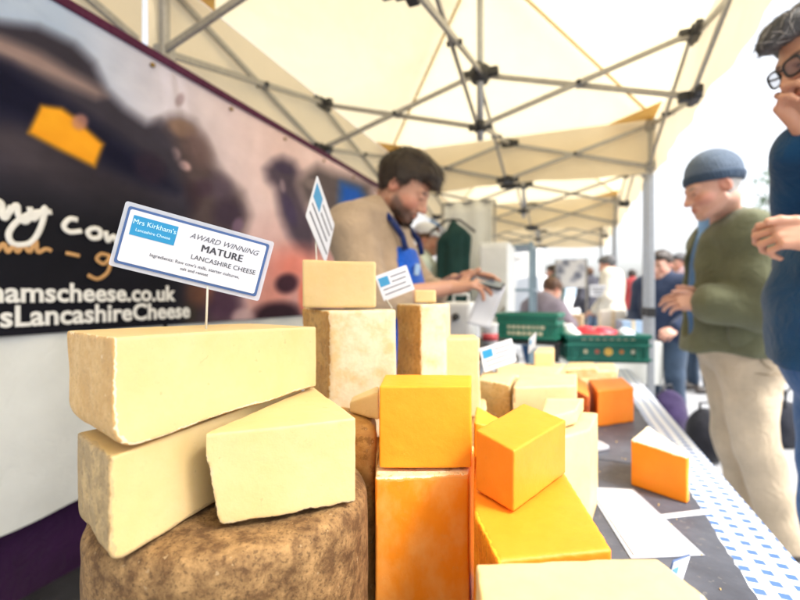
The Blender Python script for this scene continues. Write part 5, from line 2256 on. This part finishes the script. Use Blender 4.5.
def keep_v(x, y, z):
    line = np.where(y > 0.03, .042 + .20 * (y - .03), np.where(y > -.03, .0 + .7 * (y + .0), -.021 + 1.0 * (y + .03)))
    ear = np.where((np.abs(x) > .055) & (y > -.035) & (y < .012), .012, -1)
    return z - np.maximum(np.maximum(line, ear), -.085)


F = hair_field(Hc, M, 1.04, .017, keep_v, .0042, extra=[((0, .062, .088), (.068, .050, .040)), ((0, .0, .118), (.070, .085, .030)), ((.012, .098, .060), (.050, .022, .022))], amp=.0042)
hr = garment('hair', root, F, M_HAIR)
strands(hr, Hc, M, 1.04, 2600, .040, .0013, M_HAIR, lambda l: (.35 * l[0] / .08, 1.0 if l[2] > .05 and l[1] > -.03 else .15, -.25 - max(0, .06 - l[2]) * 14), 3)
# chin beard as short tufts
m = MB()
rr = random.Random(5)
for i in range(1500):
    a = rr.uniform(-1.25, 1.25)
    z = rr.uniform(-.112, -.080) if abs(a) < .6 else rr.uniform(-.095, -.045)
    rad = .063 if abs(a) > .6 else .058
    p = np.array([math.sin(a) * rad, .026 + math.cos(a) * .070 - abs(a) * .012, z])
    d = np.array([math.sin(a) * .5, math.cos(a) * .5 + .1, -.8]) + np.array([rr.gauss(0, .25) for _ in range(3)])
    d = d / np.linalg.norm(d) * rr.uniform(.007, .013)
    s = np.cross(d, [rr.gauss(0, 1), rr.gauss(0, 1), .3])
    s = s / np.linalg.norm(s) * .0011
    q = [Hc + M @ (1.04 * v) for v in (p - d * .3 - s, p - d * .3 + s, p + d + s * .2, p + d - s * .2)]
    m.add(q, [(0, 1, 2, 3)])
m.build('beard', M_HAIR, root)
# what he holds
ph = P(487, 283, 1.60)
root2 = thing('phone', 'dark phone held in the server\'s hand above the paper slip', 'phone', tuple(ph), math.radians(-20))
m = MB()
Rm = Euler((.35, .25, 0)).to_matrix()
m.box((0, 0, 0), (.125, .066, .009), Rm)
m.build('case', M_DARK, root2, bevel=.004)
m = MB()
m.box(Rm @ Vector((0, 0, .0055)), (.112, .058, .001), Rm)
m.build('screen', M_GLASS, root2)
pp = P(486, 305, 1.585)
m = MB()
Rm = Euler((math.radians(78), math.radians(14), math.radians(-12))).to_matrix()
vs = []
for j in range(13):
    for i in range(7):
        u, v = i / 6 - .5, j / 12 - .5
        q = Rm @ Vector((u * .085 + .02 * v, v * .165, .010 * math.sin(v * 5) + .006 * u))
        vs.append(q)
m.add(vs, [(j * 7 + i, j * 7 + i + 1, j * 7 + i + 8, j * 7 + i + 7) for j in range(12) for i in range(6)])
o = m.build('paper_slip', M_CARD, smooth=True, loc=tuple(pp))
o.modifiers.new('thick', 'SOLIDIFY').thickness = .0006
tag(o, 'white paper slip dangling from the server\'s right hand', 'paper')

# ---- man in the knitted hat
loc, rz = (1.745, 1.95), math.radians(73)
V_ = to_local(loc, rz)
J = dict(pelvis=(0, .19, .93), belly=(0, .215, 1.09), chest=(0, .20, 1.28), neck=(0, .24, 1.465), head=V_(713, 188, 1.87),
         shR=(.175, .205, 1.405), shL=(-.175, .205, 1.405), elR=(.235, .21, 1.11), elL=(-.245, .18, 1.10),
         wrR=V_(699, 297, 1.99), wrL=V_(704, 303, 1.87),
         hipR=(.09, .17, .86), hipL=(-.09, .17, .86), knR=(.10, .16, .47), knL=(-.10, .145, .47), anR=(.11, .075, .09), anL=(-.11, .05, .09))
root, J, M, Hc = human('elderly man in a grey blue knitted hat and olive coat holding his hands together', loc, rz, J, 1.03, (18, 4, 0), 1.10, SKIN2,
                       tint=(0.30, 0.28, 0.26), hres=.0042,
                       hands=dict(R=((-.35, .9, .05), (.7, .1, .7), GRIP, (.3, .9, .3)), L=((.25, .95, .08), (-.8, .1, .6), RELAX, (.3, .9, .3))))
F = top_field(J, 1.16, .046, .89, (.84, .84), res=.009, flare=.018, sl=.030)
F.cone(J['neck'] + (0, -.03, -.05), J['neck'] + (0, -.03, .0), .088, .082, .03)
F.cone(J['neck'] + (0, .02, -.035), J['neck'] + (0, .15, .10), .078, .13, .01, 'sub')
F.cone(J['neck'] + (0, .10, -.06), J['chest'] + (0, .20, -.26), .062, .075, .01, 'sub')
wrinkle(F, .0105, 16, 21, (1, 1, 1.4))
garment('coat', root, F, M_OLIVE)
for k_, (yy, zz, hh) in enumerate(((.235, .985, .15), (.235, 1.30, .12))):
    F = Field((-.30, yy - .10, zz - hh), (-.12, yy + .10, zz + hh), .006)
    F.ell(np.array((-.205, yy, zz)), (.042, .068, hh * .62), None, .01)
    F.whole(lambda A, X, Y, Z: smax(smax(A, np.abs(Z - zz) - hh * .5 + 0 * A, .01), np.abs(Y - yy) - .060 + 0 * A, .01))
    wrinkle(F, .002, 30, 60 + k_)
    garment('pocket', root, F, M_OLIVE)
F = Field(J['neck'] - .20, J['neck'] + .20, .0065)
F.cone(J['neck'] + (0, -.02, -.05), J['neck'] + (0, -.015, .040), .112, .098, .01)
F.cone(J['neck'] + (0, -.01, -.10), J['neck'] + (0, .0, .12), .088, .086, .01, 'sub')
F.cone(J['neck'] + (0, .10, -.08), J['neck'] + (0, .16, .12), .085, .11, .01, 'sub')
wrinkle(F, .003, 30, 71)
nz = J['neck'][2]
F.whole(lambda A, X, Y, Z: smax(smax(A, nz - .045 - Z + 0 * A, .008), Z - nz - .045 + 0 * A, .012))
garment('collar', root, F, M_OLIVE)
m = MB()
for sd in ('R', 'L'):
    el, wr = J['el' + sd], J['wr' + sd]
    a, b = el + (wr - el) * .80, el + (wr - el) * .90
    m.tube([a, b], [.058, .054], 16)
m.build('cuff', M_OLIVE, root, True, bevel=.004)
F = top_field(J, 1.12, .034, .95, (0, 0), res=.010, sl=0)
F.cone(J['neck'] + (0, .0, -.02), J['neck'] + (0, .012, .03), .066, .064, .02)
wrinkle(F, .003, 26, 23)
garment('pullover', root, F, M_SCARF)
F = Field(J['neck'] - .15, J['neck'] + .15, .006)
F.cone(J['neck'] + (0, .01, -.05), J['neck'] + (0, .022, .055), .086, .074, .02)
F.cone(J['neck'] + (-.03, .06, -.03), J['neck'] + (-.045, .09, -.07), .022, .012, .02)
F.cone(J['neck'] + (.03, .06, -.03), J['neck'] + (.045, .09, -.07), .022, .012, .02)
wrinkle(F, .002, 40, 24)
garment('shirt_collar', root, F, M_SHIRTB)
trousers(root, J, 1.14, M_CHINO, .026, .0085, amp=.0125, seed=8)
m = MB()
m.tube([(-.20, .235, .985), (-.222, .215, .93), (-.226, .175, .86), (-.218, .14, .84)], .0032, 6)
m.tube([(-.205, .10, .82), (-.217, .15, .815), (-.205, .20, .82)], .003, 6)
m.build('pocket_seam', simple('trouser_seam', lin(140, 124, 100), .9), root, True)
shoes(root, J, M_SHOE)


def hat(A, X, Y, Z, M=M, Hc=Hc, s=1.03):
    x, y, z = X - Hc[0], Y - Hc[1], Z - Hc[2]
    lx = (M[0, 0] * x + M[1, 0] * y + M[2, 0] * z) / s
    ly = (M[0, 1] * x + M[1, 1] * y + M[2, 1] * z) / s
    lz = (M[0, 2] * x + M[1, 2] * y + M[2, 2] * z) / s
    an = np.arctan2(lx, ly)
    return lx, ly, lz, an


F = Field(Hc - .17, Hc + .20, .0042)
F.ell(Hc + M @ np.array((0, -.020, .060)), (.092, .110, .104), M, .01)


def beanie(A, X, Y, Z):
    lx, ly, lz, an = hat(A, X, Y, Z)
    A = A + .0018 * np.sin(an * 40 + 1.5 * wob(lx, ly, lz, 18, 8)) + .0040 * wob(lx, ly, lz, 26, 3)
    return smax(A, .030 + .26 * ly - lz, .01)


F.whole(beanie)
garment('knitted_hat', root, F, M_KNIT)
F = Field(Hc - .17, Hc + .20, .0042)
F.ell(Hc + M @ np.array((0, -.018, .046)), (.098, .117, .104), M, .01)


def cuff(A, X, Y, Z):
    lx, ly, lz, an = hat(A, X, Y, Z)
    A = A + .0022 * np.sin(an * 44) + .002 * wob(lx, ly, lz, 30, 9)
    return smax(smax(A, .018 + .26 * ly - lz, .008), lz - .060 - .26 * ly, .012)


F.whole(cuff)
garment('hat_cuff', root, F, M_KNITD)
F = hair_field(Hc, M, 1.03, .006, lambda x, y, z: np.minimum(np.minimum(z + .05 - np.maximum(0, y) * 1.5, -.012 - y + 0 * z), .05 - z), .0045, amp=.003)
garment('hair', root, F, M_HAIRW)

# ---- man at the right edge
loc, rz = (1.245, 1.13), math.radians(76)
V_ = to_local(loc, rz)
J = dict(pelvis=(0, .045, .97), belly=(0, .055, 1.13), chest=(0, -.03, 1.33), neck=(0, .03, 1.56), head=V_(831, 50, 1.07),
         shR=(.19, -.06, 1.48), shL=(-.18, -.125, 1.47), elR=(.22, .02, 1.27), elL=(-.25, -.07, 1.19),
         wrR=V_(806, 128, 1.10), wrL=V_(829, 235, 1.0))
root, J, M, Hc = human('man in dark glasses and teal fleece holding a hand to his mouth', loc, rz, J, 1.04, (24, 2, 0), 1.05, SKIN1,
                       tint=(0.05, 0.045, 0.045), hres=.0036,
                       hands=dict(R=((-.05, .50, .85), (.80, .30, .10), GRIP, (.2, .9, .5)), L=((.30, .90, .12), (-.9, .1, .45), GRIP, (.1, .95, .35))))
F = top_field(J, 1.12, .036, .95, (.86, .86), res=.008, flare=-.012, collar=.05, sl=.022)
wrinkle(F, .0100, 16, 41, (1, 1, 1.4))
garment('fleece', root, F, M_TEAL)
m = MB()
for sd in ('R', 'L'):
    el, wr = J['el' + sd], J['wr' + sd]
    m.tube([el + (wr - el) * .74, el + (wr - el) * .93], [.050, .046], 16)
m.build('cuff', M_TEALB, root, True, bevel=.004)
m = MB()
m.tube([J['neck'] + (0, .10, .0), J['chest'] + (0, .158, .0), J['belly'] + (0, .156, 0), J['pelvis'] + (0, .160, .0)], .003, 8)
m.build('zip', simple('zip_red', (0.12, 0.04, 0.09, 1), .5), root, True)
trousers(root, J, 1.08, M_JEANS, .020, .009, amp=.007, seed=9)
m = MB()
m.tube([(-.215, -.05, 1.43), (-.225, .0, 1.36), (-.20, .05, 1.30), (-.155, .11, 1.24)], .0035, 6)
m.build('shoulder_seam', M_KNITD, root, True)
shoes(root, J, M_SHOE)


def keep_r(x, y, z):
    line = np.where(y > 0.03, .046 + .25 * (y - .03), np.where(y > -.03, .0 + .7 * y, -.021 + 1.0 * (y + .03)))
    ear = np.where((np.abs(x) > .055) & (y > -.035) & (y < .012), .012, -1)
    return z - np.maximum(np.maximum(line, ear), -.08)


F = hair_field(Hc, M, 1.04, .016, keep_r, .0042, extra=[((0, .066, .090), (.066, .046, .036)), ((0, .095, .078), (.045, .022, .020))], amp=.0042, seed=6)
hr = garment('hair', root, F, M_HAIRG)
strands(hr, Hc, M, 1.04, 1500, .032, .0011, M_HAIRG, lambda l: (.8 * l[0] / .08, .8 if l[2] > .07 else -.4, -.25 - max(0, .06 - l[2]) * 14), 4)
strands(hr, Hc, M, 1.04, 500, .030, .0011, M_HAIRW, lambda l: (.8 * l[0] / .08, .8 if l[2] > .07 else -.4, -.25 - max(0, .06 - l[2]) * 14), 5)
m = MB()
q = lambda *v: Hc + M @ (np.array(v, float) * 1.04)
for sx in (-1, 1):
    pts = []
    for k in range(25):
        a = 2 * math.pi * k / 24
        ca, sa_ = math.cos(a), math.sin(a)
        ex = math.copysign(abs(ca) ** .7, ca) * .025
        ez = math.copysign(abs(sa_) ** .7, sa_) * .019
        pts.append(q(sx * .034 + ex, .112 - abs(sx * .034 + ex) * .12, -.002 + ez))
    m.tube(pts, .0030, 6, cap=False)
    m.tube([q(sx * .058, .104, .006), q(sx * .074, .080, .006), q(sx * .082, .0, .004), q(sx * .083, -.02, -.012)], .0030, 6)
m.tube([q(-.010, .112, .004), q(0, .116, .006), q(.010, .112, .004)], .003, 6)
go = m.build('glasses', M_BLACKP, root, True)
m = MB()
for sx in (-1, 1):
    pts = []
    for k in range(20):
        a = 2 * math.pi * k / 20
        ca, sa_ = math.cos(a), math.sin(a)
        pts.append(q(sx * .034 + math.copysign(abs(ca) ** .7, ca) * .024, .112 - abs(sx * .034 + ca * .024) * .12, -.002 + math.copysign(abs(sa_) ** .7, sa_) * .018))
    m.add(pts, [list(range(20))])
t = NT('smoked_lens')
t.base((0.10, 0.11, 0.14, 1))
t.set(Roughness=.05, Alpha=.45)
m.build('lens', t.m, go)

# ---- people farther off
def far_person(label, px, d, rz, topm, hairm, J=None, cap=None, skin=SKIN2, hs=1.0, rot=(10, 0, 0), scale=1.0, botm=None, group='people farther down the row'):
    k = P(px, 297, d)
    root, J, M, Hc = human(label, (k[0], k[1]), rz, J, hs, rot, 1.05, skin, group=group, hres=.009, bres=.018,
                           hands=dict(R=((0, .9, -.3), (.6, .2, .7), RELAX), L=((0, .9, -.3), (-.6, .2, .7), RELAX)))
    F = top_field(J, 1.08, .030, J['pelvis'][2] - .08, (.9, .9), res=.014, collar=.03, sl=.018)
    wrinkle(F, .006, 20, 51)
    garment('top', root, F, topm)
    trousers(root, J, 1.05, botm or M_JEANS, .02, .016)
    shoes(root, J, M_SHOE)
    if cap is not None:
        F = Field(Hc - .16, Hc + .20, .009)
        F.ell(Hc + M @ np.array((0, -.02, .060)), (.092, .112, .085), M, .01)
        F.ell(Hc + M @ np.array((0, .10, .040)), (.075, .075, .012), M, .02)
        c0 = Hc[2] + .02
        F.whole(lambda A, X, Y, Z: smax(A, c0 - Z + 0 * A, .01))
        garment('cap', root, F, cap)
    F = hair_field(Hc, M, hs, .014, keep_r, .008, extra=[((0, .05, .09), (.06, .045, .03))])
    garment('hair', root, F, hairm)
    return root


far_person('person in a cream shirt standing beyond the green crates', 612, 5.8, math.radians(50), fabric('cream_shirt', (0.68, 0.64, 0.55, 1)), M_HAIRG,
           dict(head=(0, .06, 1.57), neck=(0, .03, 1.43)), rot=(18, 0, 0), botm=M_CHINO)
far_person('person in a dark navy jacket behind the gazebo leg', 664, 3.9, math.radians(120), fabric('navy_jacket', lin(46, 58, 84)), M_HAIR,
           dict(head=(0, .05, 1.43), neck=(0, .01, 1.29), chest=(0, 0, 1.13), belly=(0, .01, .97), pelvis=(0, 0, .82), shR=(.19, 0, 1.24), shL=(-.19, 0, 1.24), elR=(.25, 0, .96), elL=(-.25, 0, .96),
                wrR=(.2, .2, .87), wrL=(-.2, .2, .87), hipR=(.09, 0, .80), hipL=(-.09, 0, .80), knR=(.1, .02, .44), knL=(-.1, .02, .44)), rot=(14, 0, 0), botm=M_KNITD)
far_person('chestnut haired person in a grey top bending over beyond the crate with cream lettering', 538, 4.3, math.radians(-60), fabric('grey_mauve_top', lin(120, 112, 122)), M_HAIRB,
           dict(head=(0, .20, 1.21), neck=(0, .10, 1.09), chest=(0, .04, .98), belly=(0, .0, .90), pelvis=(0, -.04, .80), shR=(.17, .07, 1.02), shL=(-.17, .07, 1.02), elR=(.21, .20, .86), elL=(-.21, .20, .86),
                wrR=(.12, .36, .90), wrL=(-.12, .36, .90), hipR=(.09, -.02, .78), hipL=(-.09, -.02, .78), knR=(.1, .06, .42), knL=(-.1, .06, .42)), rot=(34, 0, 0))
far_person('person in a white cap standing just behind the bearded server', 421, 3.5, math.radians(-100), fabric('pale_green_top', lin(196, 206, 190)), M_HAIRB,
           dict(head=(0, .05, 1.60), neck=(0, .01, 1.45), shR=(.18, 0, 1.39), shL=(-.18, 0, 1.39), chest=(0, 0, 1.27)), cap=M_CARD, rot=(12, 0, 0), skin=SKIN1)
far_person('person in a pale pink top behind the face of the man in the knitted hat', 700, 5.2, math.radians(100), fabric('pale_pink_top', lin(226, 196, 206)), M_HAIRW,
           dict(head=(0, .05, 1.60)), rot=(10, 0, 0), botm=M_KNITD)

far_person('person in a dark coat far down the row, left of the cream shirt', 590, 8.5, math.radians(20), fabric('charcoal_coat', lin(70, 70, 80)), M_HAIRB, dict(head=(0, .05, 1.60)), botm=M_KNITD)
far_person('person in a red top far down the row, right of the cream shirt', 632, 9.5, math.radians(-30), fabric('red_top', lin(176, 70, 70)), M_HAIR, dict(head=(0, .05, 1.62)), botm=M_JEANS)
far_person('person in a light grey coat walking far off past the gazebo leg', 652, 11.0, math.radians(150), fabric('light_grey_coat', lin(170, 172, 178)), M_HAIRG, dict(head=(0, .05, 1.62)), botm=M_KNITD)

far_person('person in a dark green coat far down the row under the farthest gazebo', 556, 7.6, math.radians(60), fabric('bottle_green_coat', lin(44, 66, 60)), M_HAIR, dict(head=(0, .06, 1.58)), botm=M_KNITD)
far_person('person in a black coat beyond the table, just right of the gazebo leg', 684, 5.6, math.radians(95), fabric('black_coat', lin(38, 40, 48)), M_HAIRG, dict(head=(0, .06, 1.58)), botm=M_KNITD)

# ------------------------------------------------------------------ light and camera
w = bpy.data.worlds.new('World')
SC.world = w
w.use_nodes = True
nt = w.node_tree
sky = nt.nodes.new('ShaderNodeTexSky')
sky.sky_type = 'NISHITA'
sky.sun_disc = False
SUN_EL, SUN_AZ = math.radians(52), math.radians(120)
sky.sun_elevation = SUN_EL
sky.sun_rotation = SUN_AZ
sky.air_density = 1.0
sky.dust_density = 4.0
sky.ozone_density = 0.6
hsv = nt.nodes.new('ShaderNodeHueSaturation')
hsv.inputs['Saturation'].default_value = 0.25
nt.links.new(sky.outputs[0], hsv.inputs['Color'])
nt.links.new(hsv.outputs[0], nt.nodes['Background'].inputs['Color'])
nt.nodes['Background'].inputs['Strength'].default_value = 0.15
sd = bpy.data.lights.new('sun', 'SUN')
sd.energy = 1.5
sd.angle = math.radians(12)
sd.color = (1.0, 0.96, 0.90)
so = bpy.data.objects.new('sun', sd)
COL.objects.link(so)
# sun direction: sky rotation is measured from +Y towards +X
dv = Vector((math.sin(SUN_AZ) * math.cos(SUN_EL), math.cos(SUN_AZ) * math.cos(SUN_EL), math.sin(SUN_EL)))
so.rotation_euler = dv.to_track_quat('Z', 'Y').to_euler()

cam = bpy.data.cameras.new('camera')
cam.sensor_width = 36.0
cam.lens = 36.0 * FPX / 800.0
cam.shift_y = -3.0 / 800.0
cam.clip_start = 0.02
cam.clip_end = 600
cam.dof.use_dof = True
cam.dof.focus_distance = 0.42
cam.dof.aperture_fstop = 3.8
co = bpy.data.objects.new('camera', cam)
COL.objects.link(co)
co.location = (0, 0, CAMZ)
co.rotation_euler = (math.radians(90), 0, 0)
SC.camera = co

SC.view_settings.view_transform = 'Standard'
SC.view_settings.look = 'None'
SC.view_settings.exposure = 1.55
SC.view_settings.gamma = 1.0
SC.view_settings.use_curve_mapping = False
cy = SC.cycles
cy.use_denoising = True
try:
    cy.denoiser = 'OPENIMAGEDENOISE'
except Exception:
    pass
cy.max_bounces = 8
cy.diffuse_bounces = 5
cy.glossy_bounces = 2
cy.transmission_bounces = 3
cy.transparent_max_bounces = 6
cy.sample_clamp_indirect = 6.0
cy.caustics_reflective = False
cy.caustics_refractive = False
